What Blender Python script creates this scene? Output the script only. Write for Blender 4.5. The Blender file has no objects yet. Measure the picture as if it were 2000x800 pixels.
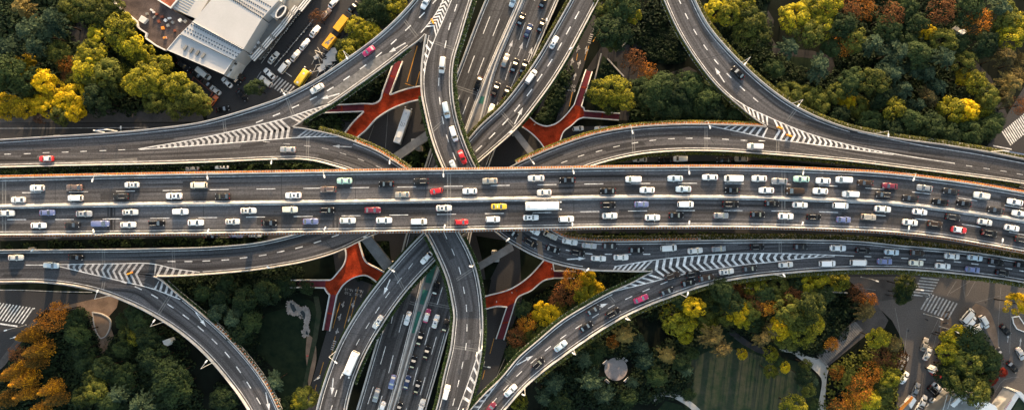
import bpy, math, random
from mathutils import Vector, Matrix
random.seed(7)
R = math.radians
SC = bpy.context.scene
COL = SC.collection

# ------------------------------------------------------------------ camera, sky, sun, exposure
CAM_H = 230.0            # metres above the ground
F = 1329.0               # focal length in pixels of the 2000 px wide photograph
cam = bpy.data.cameras.new('camera'); cam_o = bpy.data.objects.new('camera', cam); COL.objects.link(cam_o)
cam_o.location = (0, 0, CAM_H); cam.sensor_width = 36; cam.lens = 36*F/2000; cam.clip_end = 8000; cam.clip_start = 1
SC.camera = cam_o
SUN_EL, SUN_AZ = 15.0, 7.0      # azimuth measured from +Y (image top) towards +X
w = bpy.data.worlds.new('World'); SC.world = w; w.use_nodes = True
nt = w.node_tree; sky = nt.nodes.new('ShaderNodeTexSky'); sky.sky_type = 'NISHITA'; sky.sun_disc = False
sky.sun_elevation = R(SUN_EL); sky.sun_rotation = R(SUN_AZ); sky.air_density = 1.0; sky.dust_density = 2.5; sky.ozone_density = 1.0
bg = nt.nodes['Background']; bg.inputs['Strength'].default_value = 0.15
wb = nt.nodes.new('ShaderNodeMix'); wb.data_type = 'RGBA'; wb.blend_type = 'MULTIPLY'; wb.inputs[0].default_value = 1; wb.inputs[7].default_value = (1.0, .90, .75, 1)   # hazy, whiter city sky
nt.links.new(sky.outputs['Color'], wb.inputs[6]); nt.links.new(wb.outputs[2], bg.inputs['Color'])
sl = bpy.data.lights.new('sun', 'SUN'); sl.energy = 2.05; sl.angle = R(0.5); sl.color = (1.0, 0.69, 0.40)
so = bpy.data.objects.new('sun', sl); COL.objects.link(so)
d = Vector((math.sin(R(SUN_AZ))*math.cos(R(SUN_EL)), math.cos(R(SUN_AZ))*math.cos(R(SUN_EL)), math.sin(R(SUN_EL))))
so.rotation_euler = d.to_track_quat('Z', 'Y').to_euler(); so.location = d*400
vs = SC.view_settings; vs.view_transform = 'Standard'; vs.look = 'None'; vs.gamma = 1; vs.exposure = 2.0
try: vs.use_curve_mapping = False
except Exception: pass
SC.cycles.max_bounces = 5; SC.cycles.diffuse_bounces = 2; SC.cycles.glossy_bounces = 2
SC.cycles.transmission_bounces = 2; SC.cycles.transparent_max_bounces = 4

# ------------------------------------------------------------------ helpers
def P(px, py, z=0.0):
    """point at height z whose projection is (px,py) of the 2000x800 photograph"""
    s = (CAM_H - z)/F
    return Vector(((px-1000)*s, (400-py)*s, z))
def S(z): return (CAM_H - z)/F
def PX(v):
    s = (CAM_H - v.z)/F
    return (1000+v.x/s, 400-v.y/s)

def tag(o, label=None, cat=None, group=None, kind=None):
    if label: o['label'] = label
    if cat: o['category'] = cat
    if group: o['group'] = group
    if kind: o['kind'] = kind
    return o
def empty(name, loc=(0, 0, 0), rz=0.0, parent=None):
    o = bpy.data.objects.new(name, None); COL.objects.link(o)
    o.location = loc; o.rotation_euler = (0, 0, rz); o.empty_display_size = .2
    if parent: o.parent = parent
    return o

class MB:
    def __init__(s): s.v = []; s.f = []; s.uv = []; s.smooth = False
    def add(s, vs, fs, uvs=None):
        b = len(s.v); s.v += [tuple(x) for x in vs]; s.f += [tuple(i+b for i in f) for f in fs]
        if uvs: s.uv += uvs
    def quad(s, a, b, c, d): s.add((a, b, c, d), ((0, 1, 2, 3),))
    def box(s, c, size, rz=0.0, ax=None):
        x, y, z = (q/2 for q in size); ca, sa = math.cos(rz), math.sin(rz); vs = []
        for dz in (-z, z):
            for dx, dy in ((-x, -y), (x, -y), (x, y), (-x, y)):
                vs.append((c[0]+dx*ca-dy*sa, c[1]+dx*sa+dy*ca, c[2]+dz))
        s.add(vs, ((3, 2, 1, 0), (4, 5, 6, 7), (0, 1, 5, 4), (1, 2, 6, 5), (2, 3, 7, 6), (3, 0, 4, 7)))
    def prism(s, pts, z0, z1):
        """pts: list of xy (or Vectors) world; vertical prism"""
        n = len(pts); a = sum(pts[i][0]*pts[(i+1) % n][1]-pts[(i+1) % n][0]*pts[i][1] for i in range(n))
        if a < 0: pts = pts[::-1]
        vs = [(p[0], p[1], z0) for p in pts]+[(p[0], p[1], z1) for p in pts]
        fs = [tuple(range(n, 2*n)), tuple(range(n-1, -1, -1))]+[(i, (i+1) % n, n+(i+1) % n, n+i) for i in range(n)]
        s.add(vs, fs)
    def flat(s, pts):
        n = len(pts); a = sum(pts[i][0]*pts[(i+1) % n][1]-pts[(i+1) % n][0]*pts[i][1] for i in range(n))
        if a < 0: pts = pts[::-1]
        s.add(pts, (tuple(range(n)),))
    def loft(s, rings, cap=True):
        n = len(rings[0]); vs = [p for r in rings for p in r]; fs = []
        for k in range(len(rings)-1):
            for i in range(n):
                j = (i+1) % n; fs.append((k*n+i, k*n+j, (k+1)*n+j, (k+1)*n+i))
        if cap: fs += [tuple(range(n-1, -1, -1)), tuple(range((len(rings)-1)*n, len(rings)*n))]
        s.add(vs, fs)
    def tube(s, pts, r, n=6, r2=None):
        pts = [Vector(p) for p in pts]; rings = []
        for k, p in enumerate(pts):
            t = (pts[min(k+1, len(pts)-1)]-pts[max(k-1, 0)]).normalized()
            a = Vector((0, 0, 1)) if abs(t.z) < .9 else Vector((1, 0, 0)); u = t.cross(a).normalized(); v = t.cross(u)
            rr = r if r2 is None else r+(r2-r)*k/(len(pts)-1)
            rings.append([p+(u*math.cos(q)+v*math.sin(q))*rr for q in (2*math.pi*i/n for i in range(n))])
        s.loft(rings)
    def plate(s, a, b, c, d, t=.015):
        a, b, c, d = map(Vector, (a, b, c, d)); nn = (b-a).cross(d-a).normalized()*t
        s.add([a, b, c, d, a+nn, b+nn, c+nn, d+nn], ((3, 2, 1, 0), (4, 5, 6, 7), (0, 1, 5, 4), (1, 2, 6, 5), (2, 3, 7, 6), (3, 0, 4, 7)))
    def mesh(s, name, m=None, smooth=False):
        me = bpy.data.meshes.new(name); me.from_pydata(s.v, [], s.f)
        if s.uv:
            l = me.uv_layers.new(name='UVMap'); k = 0
            for q in s.uv: l.data[k].uv = q; k += 1
        if m: me.materials.append(m)
        if smooth: me.polygons.foreach_set('use_smooth', [True]*len(me.polygons))
        me.update(); return me
    def build(s, name, m=None, parent=None, smooth=False):
        o = bpy.data.objects.new(name, s.mesh(name, m, smooth)); COL.objects.link(o)
        if parent: o.parent = parent
        return o
def put(name, me, parent, loc=(0, 0, 0), rot=None, m=None):
    o = bpy.data.objects.new(name, me); COL.objects.link(o); o.parent = parent; o.location = loc
    if rot: o.rotation_euler = rot
    if m: o.material_slots[0].link = 'OBJECT'; o.material_slots[0].material = m
    return o

# ------------------------------------------------------------------ materials
MAT = {}
def mat(name, col, rough=.7, var=.0, scale=.5, metal=0.0, spec=None, coat=0.0, detail=4, fine=0.0):
    m = bpy.data.materials.new(name); m.use_nodes = True; t = m.node_tree; p = t.nodes['Principled BSDF']
    p.inputs['Base Color'].default_value = (*col, 1); p.inputs['Roughness'].default_value = rough; p.inputs['Metallic'].default_value = metal
    if spec is None: spec = .08 if rough >= .75 else .4
    if spec is not None: p.inputs['Specular IOR Level'].default_value = spec
    if coat: p.inputs['Coat Weight'].default_value = coat; p.inputs['Coat Roughness'].default_value = .08
    if var:
        tc = t.nodes.new('ShaderNodeTexCoord'); n = t.nodes.new('ShaderNodeTexNoise'); n.inputs['Scale'].default_value = scale; n.inputs['Detail'].default_value = detail
        t.links.new(tc.outputs['Object'], n.inputs['Vector'])
        r = t.nodes.new('ShaderNodeMapRange'); r.inputs[1].default_value = .3; r.inputs[2].default_value = .7
        r.inputs[3].default_value = 1-var; r.inputs[4].default_value = 1+var
        t.links.new(n.outputs['Fac'], r.inputs[0]); out = r.outputs[0]
        if fine:
            n2 = t.nodes.new('ShaderNodeTexNoise'); n2.inputs['Scale'].default_value = 3.0; n2.inputs['Detail'].default_value = 3
            t.links.new(tc.outputs['Object'], n2.inputs['Vector'])
            r2 = t.nodes.new('ShaderNodeMapRange'); r2.inputs[1].default_value = .25; r2.inputs[2].default_value = .75
            r2.inputs[3].default_value = 1-fine; r2.inputs[4].default_value = 1+fine; t.links.new(n2.outputs['Fac'], r2.inputs[0])
            mm = t.nodes.new('ShaderNodeMath'); mm.operation = 'MULTIPLY'; t.links.new(out, mm.inputs[0]); t.links.new(r2.outputs[0], mm.inputs[1]); out = mm.outputs[0]
        mx = t.nodes.new('ShaderNodeVectorMath'); mx.operation = 'SCALE'; mx.inputs[0].default_value = col
        t.links.new(out, mx.inputs['Scale']); t.links.new(mx.outputs[0], p.inputs['Base Color'])
    MAT[name] = m; return m

def asphalt(name, col, streak=.22, grain=.12, uv=True):
    m = bpy.data.materials.new(name); m.use_nodes = True; t = m.node_tree; p = t.nodes['Principled BSDF']; L = t.links.new
    p.inputs['Roughness'].default_value = .85; p.inputs['Specular IOR Level'].default_value = .15
    tc = t.nodes.new('ShaderNodeTexCoord')
    def noise(vec, sc, lo, hi, det=3):
        n = t.nodes.new('ShaderNodeTexNoise'); n.inputs['Scale'].default_value = sc; n.inputs['Detail'].default_value = det; L(vec, n.inputs['Vector'])
        r = t.nodes.new('ShaderNodeMapRange'); r.inputs[1].default_value = .3; r.inputs[2].default_value = .7; r.inputs[3].default_value = lo; r.inputs[4].default_value = hi
        L(n.outputs['Fac'], r.inputs[0]); return r.outputs[0]
    def mul(a, b):
        q = t.nodes.new('ShaderNodeMath'); q.operation = 'MULTIPLY'; L(a, q.inputs[0]); L(b, q.inputs[1]); return q.outputs[0]
    o = mul(noise(tc.outputs['Object'], .05, .85, 1.17), noise(tc.outputs['Object'], 2.6, 1-grain, 1+grain))
    if uv:
        mp = t.nodes.new('ShaderNodeMapping'); mp.inputs['Scale'].default_value = (1.0, .018, 1); L(tc.outputs['UV'], mp.inputs['Vector'])
        o = mul(o, noise(mp.outputs[0], .9, 1-streak, 1+streak, 4))
        mp2 = t.nodes.new('ShaderNodeMapping'); mp2.inputs['Scale'].default_value = (.12, .05, 1); L(tc.outputs['UV'], mp2.inputs['Vector'])
        o = mul(o, noise(mp2.outputs[0], .8, .9, 1.1, 2))
    s = t.nodes.new('ShaderNodeVectorMath'); s.operation = 'SCALE'; s.inputs[0].default_value = col; L(o, s.inputs['Scale']); L(s.outputs[0], p.inputs['Base Color'])
    MAT[name] = m; return m

def leaf(name, dark, light, accent=None, acc=.0, trans=.25):
    """foliage: colour varies per leaf, per clump (noise) and per tree"""
    m = bpy.data.materials.new(name); m.use_nodes = True; t = m.node_tree; L = t.links.new
    p = t.nodes['Principled BSDF']; p.inputs['Roughness'].default_value = .75; p.inputs['Specular IOR Level'].default_value = .15
    tc = t.nodes.new('ShaderNodeTexCoord'); g = t.nodes.new('ShaderNodeNewGeometry'); oi = t.nodes.new('ShaderNodeObjectInfo')
    n = t.nodes.new('ShaderNodeTexNoise'); n.inputs['Scale'].default_value = .45; n.inputs['Detail'].default_value = 2; L(tc.outputs['Object'], n.inputs['Vector'])
    def m2(op, a, b):
        q = t.nodes.new('ShaderNodeMath'); q.operation = op
        for i, x in enumerate((a, b)):
            if isinstance(x, (int, float)): q.inputs[i].default_value = x
            else: L(x, q.inputs[i])
        return q.outputs[0]
    f = m2('ADD', m2('MULTIPLY', g.outputs['Random Per Island'], .4), m2('MULTIPLY', n.outputs['Fac'], .75))
    f = m2('ADD', f, m2('MULTIPLY', m2('SUBTRACT', oi.outputs['Random'], .5), .35)); f = m2('SUBTRACT', f, .1)
    cr = t.nodes.new('ShaderNodeValToRGB'); cr.color_ramp.elements[0].position = .2; cr.color_ramp.elements[1].position = .78
    cr.color_ramp.elements[0].color = (*dark, 1); cr.color_ramp.elements[1].color = (*light, 1)
    if accent:
        e = cr.color_ramp.elements.new(1-acc); e.color = (*light, 1); cr.color_ramp.elements[2].position = min(.99, 1-acc+.12); cr.color_ramp.elements[2].color = (*accent, 1)
    L(f, cr.inputs[0]); L(cr.outputs[0], p.inputs['Base Color'])
    tr = t.nodes.new('ShaderNodeBsdfTranslucent'); L(cr.outputs[0], tr.inputs['Color'])
    mx = t.nodes.new('ShaderNodeMixShader'); mx.inputs[0].default_value = trans
    L(p.outputs[0], mx.inputs[1]); L(tr.outputs[0], mx.inputs[2]); L(mx.outputs[0], t.nodes['Material Output'].inputs['Surface'])
    MAT[name] = m; return m

asphalt('deck_asphalt', (.069, .068, .071), streak=.75, grain=.28)
asphalt('old_asphalt', (.042, .0415, .043), uv=False, grain=.2)
asphalt('exp_asphalt', (.060, .0595, .061), streak=.7, grain=.28)
asphalt('pale_asphalt', (.10, .092, .087), uv=False, grain=.2)
mat('ground_soil', (.006, .0085, .006), .95, .5, .12, fine=.3)
mat('lawn', (.026, .044, .021), .95, .35, .15, fine=.35)
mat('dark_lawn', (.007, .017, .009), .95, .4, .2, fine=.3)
mat('bed', (.006, .010, .006), .95, .5, .3, fine=.3)
mat('concrete', (.36, .345, .32), .85, .12, .4, fine=.12)
mat('parapet', (.44, .43, .415), .75, .22, .35, fine=.16)
mat('dark_concrete', (.17, .165, .16), .9, .2, .4, fine=.15)
mat('pavement', (.075, .071, .070), .9, .22, .3, fine=.2)
mat('brown_pavement', (.20, .14, .10), .9, .25, .35, fine=.2)
mat('joint', (.15, .147, .142), .85, .3, 1.2)
mat('tar', (.025, .025, .027), .7)
mat('paint', (.62, .62, .61), .6, .35, .7, fine=.4)
mat('worn_paint', (.40, .395, .39), .7, .4, .9, fine=.35)
mat('faint_paint', (.20, .195, .19), .75, .3, 1.0, fine=.2)
mat('yellow_paint', (.50, .24, .03), .65, .3, 1.2)
mat('red_deck', (.30, .034, .010), .8, .45, .35, fine=.35)
mat('purple_stair', (.16, .035, .045), .8, .2, .6)
mat('white_rail', (.58, .575, .56), .6, .15, .4)
mat('terracotta', (.50, .17, .06), .8, .2, 2)
mat('steel', (.62, .62, .60), .4, metal=.3)
mat('lamp_white', (.80, .79, .76), .4)
mat('teal_net', (.02, .12, .09), .7, .25, .5)
mat('glass', (.02, .026, .03), .12, spec=1.0); MAT['glass'].node_tree.nodes['Principled BSDF'].inputs['IOR'].default_value = 1.9
mat('tyre', (.015, .015, .015), .9)
mat('trim', (.03, .03, .032), .5)
mat('headlight', (.75, .77, .8), .15)
mat('taillight', (.35, .01, .01), .3)
mat('park_path', (.034, .033, .034), .9, .25, .3, fine=.2)
mat('white_roof', (.40, .404, .408), .7, .06, .15, fine=.05)
mat('roof_dark', (.085, .066, .060), .9, .4, .35, fine=.3)
mat('roof_grey', (.20, .20, .19), .8, .2, .3)
mat('roof_red', (.20, .07, .045), .9, .35, .4)
mat('bark', (.022, .017, .013), .95, .3, 2)
mat('rock', (.30, .265, .24), .9, .3, .8)
mat('water', (.01, .015, .012), .05, spec=.6)
mat('stone_round', (.33, .28, .26), .85, .15, .6, fine=.15)
mat('orange_plastic', (.75, .25, .03), .5)
mat('yellow_tarp', (.72, .36, .02), .65, .12, .6)
mat('red_paint', (.55, .02, .02), .5)
mat('sign_blue', (.04, .09, .22), .5)
mat('skin', (.45, .28, .2), .7); mat('cloth_dark', (.03, .03, .04), .9); mat('cloth_light', (.6, .58, .55), .9)
def mottle(name, c1, c2, sc=.25):
    m = bpy.data.materials.new(name); m.use_nodes = True; t = m.node_tree; p = t.nodes['Principled BSDF']; p.inputs['Roughness'].default_value = .95; p.inputs['Specular IOR Level'].default_value = .1
    tc = t.nodes.new('ShaderNodeTexCoord'); a = t.nodes.new('ShaderNodeTexNoise'); a.inputs['Scale'].default_value = sc; a.inputs['Detail'].default_value = 8; a.inputs['Roughness'].default_value = .75
    r = t.nodes.new('ShaderNodeValToRGB'); r.color_ramp.elements[0].position = .36; r.color_ramp.elements[1].position = .66; r.color_ramp.elements[0].color = (*c1, 1); r.color_ramp.elements[1].color = (*c2, 1)
    t.links.new(tc.outputs['Object'], a.inputs['Vector']); t.links.new(a.outputs['Fac'], r.inputs[0]); t.links.new(r.outputs[0], p.inputs['Base Color']); MAT[name] = m
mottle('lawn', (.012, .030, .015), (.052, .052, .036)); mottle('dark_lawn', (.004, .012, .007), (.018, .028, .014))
# foliage
leaf('leaf_g', (.006, .016, .008), (.055, .085, .026))
leaf('leaf_o', (.012, .024, .008), (.16, .17, .028))
leaf('leaf_y', (.022, .034, .007), (.30, .275, .020), (.60, .47, .015), .38)
leaf('leaf_Y', (.14, .10, .008), (.80, .56, .012))
leaf('leaf_r', (.055, .026, .012), (.24, .095, .030))
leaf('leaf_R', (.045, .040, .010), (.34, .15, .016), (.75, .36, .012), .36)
leaf('leaf_b', (.007, .022, .014), (.095, .135, .070))
leaf('leaf_w', (.07, .055, .025), (.27, .20, .055))
leaf('leaf_h', (.018, .030, .009), (.13, .125, .020), (.32, .22, .02), .18)
leaf('leaf_hg', (.008, .018, .008), (.05, .08, .022))
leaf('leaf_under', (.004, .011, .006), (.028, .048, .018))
leaf('leaf_f', (.09, .04, .01), (.58, .21, .02), (.75, .45, .03), .3)
leaf('leaf_red', (.12, .012, .01), (.42, .05, .02))
PAINT = {k: mat('paint_'+n, c, .3, metal=mt, coat=0 if k in 'KUD' else .4, spec=.18 if k in 'KUD' else .5) for k, (n, c, mt) in dict(
    W=('white', (.80, .80, .79), 0), C=('cream', (.74, .70, .56), 0), G=('silver', (.42, .42, .42), .35), D=('dark_grey', (.024, .024, .025), 0),
    K=('black', (.006, .006, .007), 0), B=('blue_grey', (.15, .18, .34), .2), L=('pale_blue', (.50, .60, .66), .1), R=('red', (.58, .016, .02), 0),
    Y=('yellow', (.78, .50, .03), 0), T=('mint', (.42, .66, .54), 0), M=('maroon', (.16, .018, .035), .1), N=('bronze', (.17, .12, .10), .35),
    P=('magenta', (.42, .02, .10), .1), O=('orange', (.65, .13, .02), 0), U=('navy', (.03, .045, .10), .2)).items()}
PAINT_ALT = {'W': [PAINT['W'], PAINT['W'], mat('paint_pearl', (.70, .70, .68), .35, coat=.5), mat('paint_dusty_white', (.64, .63, .60), .5)], 'G': [PAINT['G'], mat('paint_champagne', (.40, .36, .30), .3, metal=.35, coat=.5), mat('paint_steel', (.27, .28, .29), .3, metal=.35, coat=.5)], 'D': [PAINT['D'], mat('paint_graphite', (.016, .017, .02), .4, spec=.2), mat('paint_dark_brown', (.035, .024, .018), .4, spec=.2)]}
PAINT_NAME = dict(W='white', C='cream', G='silver', D='dark grey', K='black', B='blue-grey', L='pale blue', R='red', Y='yellow', T='mint green', M='maroon', N='bronze', P='magenta', O='orange', U='navy')

# ------------------------------------------------------------------ polyline tools (in photograph pixels)
def crom(pts, step=8.0):
    """Catmull-Rom through points, resampled about every `step` units"""
    pts = [Vector((p[0], p[1])) for p in pts]
    if len(pts) == 2:
        n = max(2, int((pts[1]-pts[0]).length/step)+1); return [pts[0].lerp(pts[1], i/(n-1)) for i in range(n)]
    out = []
    q = [pts[0]*2-pts[1]]+pts+[pts[-1]*2-pts[-2]]
    for i in range(1, len(q)-2):
        p0, p1, p2, p3 = q[i-1:i+3]; n = max(1, int((p2-p1).length/step))
        # centripetal-ish tangents
        d1 = max((p1-p0).length, .01); d2 = max((p2-p1).length, .01); d3 = max((p3-p2).length, .01)
        m1 = ((p1-p0)/d1*d2+(p2-p1)/d2*d1)/(d1+d2)*d2; m2 = ((p2-p1)/d2*d3+(p3-p2)/d3*d2)/(d2+d3)*d2
        for k in range(n):
            t = k/n; t2, t3 = t*t, t*t*t
            out.append(p1*(2*t3-3*t2+1)+m1*(t3-2*t2+t)+p2*(-2*t3+3*t2)+m2*(t3-t2))
    out.append(pts[-1]); return out
def arc(pts):
    s = [0.0]
    for a, b in zip(pts, pts[1:]): s.append(s[-1]+(b-a).length)
    return s
def resample(pts, n):
    s = arc(pts); out = []; j = 0
    for i in range(n):
        t = s[-1]*i/(n-1)
        while j < len(s)-2 and s[j+1] < t: j += 1
        u = (t-s[j])/max(s[j+1]-s[j], 1e-9); out.append(pts[j].lerp(pts[j+1], min(max(u, 0), 1)))
    return out
def at(pts, s, t):
    t = min(max(t, 0), s[-1])
    for j in range(len(s)-1):
        if s[j+1] >= t:
            u = (t-s[j])/max(s[j+1]-s[j], 1e-9); return pts[j].lerp(pts[j+1], u), (pts[j+1]-pts[j]).normalized()
    return pts[-1], (pts[-1]-pts[-2]).normalized()
def offset(pts, dist):
    out = []
    for i, p in enumerate(pts):
        t = (pts[min(i+1, len(pts)-1)]-pts[max(i-1, 0)]).normalized(); out.append(p+Vector((-t.y, t.x))*dist)
    return out
def inside(p, poly):
    x, y = p[0], p[1]; r = False; n = len(poly)
    for i in range(n):
        a, b = poly[i], poly[(i+1) % n]
        if (a[1] > y) != (b[1] > y) and x < (b[0]-a[0])*(y-a[1])/(b[1]-a[1])+a[0]: r = not r
    return r
# ------------------------------------------------------------------ the elevated roads
ROADS = {}
class Road:
    """an elevated carriageway: a deck between two edges traced in photograph pixels at height z"""
    def __init__(s, key, name, z, left, right, label, cat='elevated road', thick=1.3, m='deck_asphalt'):
        s.key, s.z, s.thick = key, z, thick
        def ext(q):
            q = [tuple(v) for v in q]
            for a, b, first in ((q[0], q[1], True), (q[-1], q[-2], False)):
                if a[0] < -40 or a[0] > 2060 or a[1] < -50 or a[1] > 845:
                    v = Vector(a)-Vector(b); e = Vector(a)+v.normalized()*170; q = [tuple(e)]+q if first else q+[tuple(e)]
            return q
        left, right = ext(left), ext(right); L0, R0 = crom(left), crom(right); n = max(24, int(max(arc(L0)[-1], arc(R0)[-1])/8))
        s.L, s.R = resample(L0, n), resample(R0, n); s.C = [(a+b)/2 for a, b in zip(s.L, s.R)]
        s.root = empty(name, P(*s.C[n//2], 0)); tag(s.root, label, cat, 'elevated roads of the interchange')
        s.off = s.root.location.copy()
        mb = MB(); vs = []; fs = []; uvs = []
        WL = [P(*p, z) for p in s.L]; WR = [P(*p, z) for p in s.R]; v = 0.0; vv = [0.0]
        for i in range(1, n): v += ((WL[i]+WR[i])/2-(WL[i-1]+WR[i-1])/2).length; vv.append(v)
        flip = (WL[1]-WL[0]).cross(WR[0]-WL[0]).z < 0
        for i in range(n):
            l, r = WL[i]-s.off, WR[i]-s.off; inn = (r-l)*.12
            vs += [l, r, r-inn*.3-Vector((0, 0, .5)), r-inn*1.6-Vector((0, 0, thick)), l+inn*1.6-Vector((0, 0, thick)), l+inn*.3-Vector((0, 0, .5))]
        K = 6
        for i in range(n-1):
            for k in range(K):
                j = (k+1) % K; f = (i*K+k, i*K+j, (i+1)*K+j, (i+1)*K+k); uvq = None
                wl0, wl1 = (WR[i]-WL[i]).length, (WR[i+1]-WL[i+1]).length
                um = {0: 0.0, 1: None}
                def uv(idx):
                    ii, kk = divmod(idx, K); wd = (WR[ii]-WL[ii]).length
                    return (wd if kk in (1, 2, 3) else 0.0, vv[ii])
                if not flip: f = f[::-1]
                fs.append(f); uvs += [uv(q) for q in f]
        e0 = tuple(range(K)); e1 = tuple((n-1)*K+q for q in range(K)); fs += [e0 if flip else e0[::-1], e1[::-1] if flip else e1]
        uvs += [(0, 0)]*12
        mb.add(vs, fs, uvs); s.deck = mb.build('deck', MAT[m], s.root)
        s.wl, s.wr = WL, WR; ROADS[key] = s
    def tangent(s, px, py):
        p = Vector((px, py)); i = min(range(len(s.C)), key=lambda k: (s.C[k]-p).length_squared)
        a, b = s.C[max(i-1, 0)], s.C[min(i+1, len(s.C)-1)]; t = (b-a).normalized(); return t, s.C[i]
    def run(s, side, a=None, b=None):
        """edge samples between the points nearest a and b (photograph pixels)"""
        E = s.L if side == 'L' else s.R
        i = 0 if a is None else min(range(len(E)), key=lambda k: (E[k]-Vector(a)).length_squared)
        j = len(E)-1 if b is None else min(range(len(E)), key=lambda k: (E[k]-Vector(b)).length_squared)
        return E[min(i, j):max(i, j)+1]
    def inward(s, side, pts):
        """unit inward normals (world) at edge samples"""
        E = [P(*p, s.z) for p in pts]; out = []
        for i, p in enumerate(E):
            t = (E[min(i+1, len(E)-1)]-E[max(i-1, 0)]).normalized(); n = Vector((-t.y, t.x, 0))
            c = min(s.C, key=lambda k: (k-pts[i]).length_squared)
            if (P(*c, s.z)-p).dot(n) < 0: n = -n
            out.append(n)
        # keep the side constant along the run
        return E, out
    def profile(s, name, pts, side, prof, m, parent=None, dz=0.0, smooth=False):
        E, N = s.inward(side, pts); mb = MB(); rings = []
        for p, n in zip(E, N): rings.append([p-s.off+n*a+Vector((0, 0, b+dz)) for a, b in prof])
        # orientation
        mb.loft(rings)
        o = mb.build(name, MAT[m], parent or s.root, smooth)
        import bmesh
        bm = bmesh.new(); bm.from_mesh(o.data); bmesh.ops.recalc_face_normals(bm, faces=bm.faces); bm.to_mesh(o.data); bm.free()
        return o
    def parapet(s, side, a=None, b=None, h=.95):
        pts = s.run(side, a, b)
        o = s.profile('parapet', pts, side, [(.02, -.25), (.02, h), (.22, h), (.28, .35), (.46, .012), (.46, -.25)], 'parapet'); return o
    def edge_line(s, side, a=None, b=None, ins=.95, w=.17, m='paint'):
        pts = s.run(side, a, b); E, N = s.inward(side, pts); mb = MB()
        vs = []; fs = []
        for p, n in zip(E, N): vs += [p-s.off+n*ins+Vector((0, 0, .006)), p-s.off+n*(ins+w)+Vector((0, 0, .006))]
        fs = [(2*i, 2*i+1, 2*i+3, 2*i+2) for i in range(len(E)-1)]; mb.add(vs, fs); fixup(mb); return mb.build('edge_line', MAT[m], s.root)
    def poly(s, name, polys, m, dz=.008, parent=None):
        mb = MB()
        for q in polys: mb.flat([P(a[0], a[1], s.z+dz)-s.off for a in q])
        return mb.build(name, MAT[m], parent or s.root)
    def line(s, pts, wpx, name='lane_line', m='paint', dz=.008):
        c = crom(pts, 10); a, b = offset(c, wpx/2), offset(c, -wpx/2)
        return s.poly(name, [(a[i], a[i+1], b[i+1], b[i]) for i in range(len(c)-1)], m, dz)
    def dashes(s, cents, length=14, wpx=1.5, m='paint', dz=.008, name='lane_line'):
        cents = [Vector(c) for c in cents]; polys = []
        for i, c in enumerate(cents):
            t = (cents[min(i+1, len(cents)-1)]-cents[max(i-1, 0)]).normalized(); n = Vector((-t.y, t.x))*wpx/2; t = t*length/2
            polys.append((c-t-n, c+t-n, c+t+n, c-t+n))
        return s.poly(name, polys, m, dz)
    def arrow(s, tail, head, w=2.0, hw=7.0, m='paint'):
        a, b = Vector(tail), Vector(head); t = (b-a); L = t.length; t.normalize(); n = Vector((-t.y, t.x)); k = b-t*min(L*.45, 14)
        return s.poly('lane_arrow', [(a-n*w/2, k-n*w/2, k+n*w/2, a+n*w/2), (k-n*hw/2, b, k+n*hw/2)], m, .008)
    def joint(s, a, b, wpx=7, m='joint'):
        a, b = Vector(a), Vector(b); t = (b-a).normalized(); n = Vector((-t.y, t.x)); 
        return s.poly('expansion_joint', [(a-n*wpx/2, b-n*wpx/2, b-n*wpx*.18, a-n*wpx*.18), (a+n*wpx*.18, b+n*wpx*.18, b+n*wpx/2, a+n*wpx/2)], m, .004)
    def chevrons(s, U, Lw, spacing, wpx, kick, rng=(.06, .97), m='paint'):
        """U, Lw: gore boundary lines; stripes from U to the middle (pushed along by kick x half height) to Lw"""
        U, Lw = crom(U, 4), crom(Lw, 4); sU, sL = arc(U), arc(Lw); polys = []
        n = int(sU[-1]*(rng[1]-rng[0])/spacing)
        for i in range(n):
            t = rng[0]+(rng[1]-rng[0])*i/n; dt = wpx/sU[-1]
            q = []
            for tt in (t, t+dt):
                u, tu = at(U, sU, tt*sU[-1]); l, tl = at(Lw, sL, tt*sL[-1]); mid = (u+l)/2+(tu+tl).normalized()*kick*(u-l).length/2; q.append((u, mid, l))
            if (q[0][0]-q[0][2]).length < 2.2: continue
            polys += [(q[0][0], q[1][0], q[1][1], q[0][1]), (q[0][1], q[1][1], q[1][2], q[0][2])]
        return s.poly('chevron_marking', polys, m, .010)
    def bars(s, A, B, spacing, wpx, skew, m='paint'):
        A, B = crom(A, 4), crom(B, 4); sA, sB = arc(A), arc(B); polys = []; n = int(sA[-1]/spacing)
        for i in range(n):
            ta = i/n*sA[-1]; tb = i/n*sB[-1]; a0, _ = at(A, sA, ta); a1, _ = at(A, sA, ta+wpx)
            h = (a0-at(B, sB, tb)[0]).length; b0, _ = at(B, sB, tb+skew*h); b1, _ = at(B, sB, tb+skew*h+wpx)
            if h > 1.5: polys.append((a0, a1, b1, b0))
        return s.poly('hatch_marking', polys, m, .010)
    def gore_lines(s, *lines):
        for l in lines: s.line(l, 1.6, 'gore_line', dz=.012)
def fixup(mb):
    """make all faces of a flat sheet look upwards"""
    out = []
    for f in mb.f:
        a, b, c = (Vector(mb.v[i]) for i in f[:3]); out.append(f if (b-a).cross(c-a).z >= 0 else f[::-1])
    mb.f = out

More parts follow.
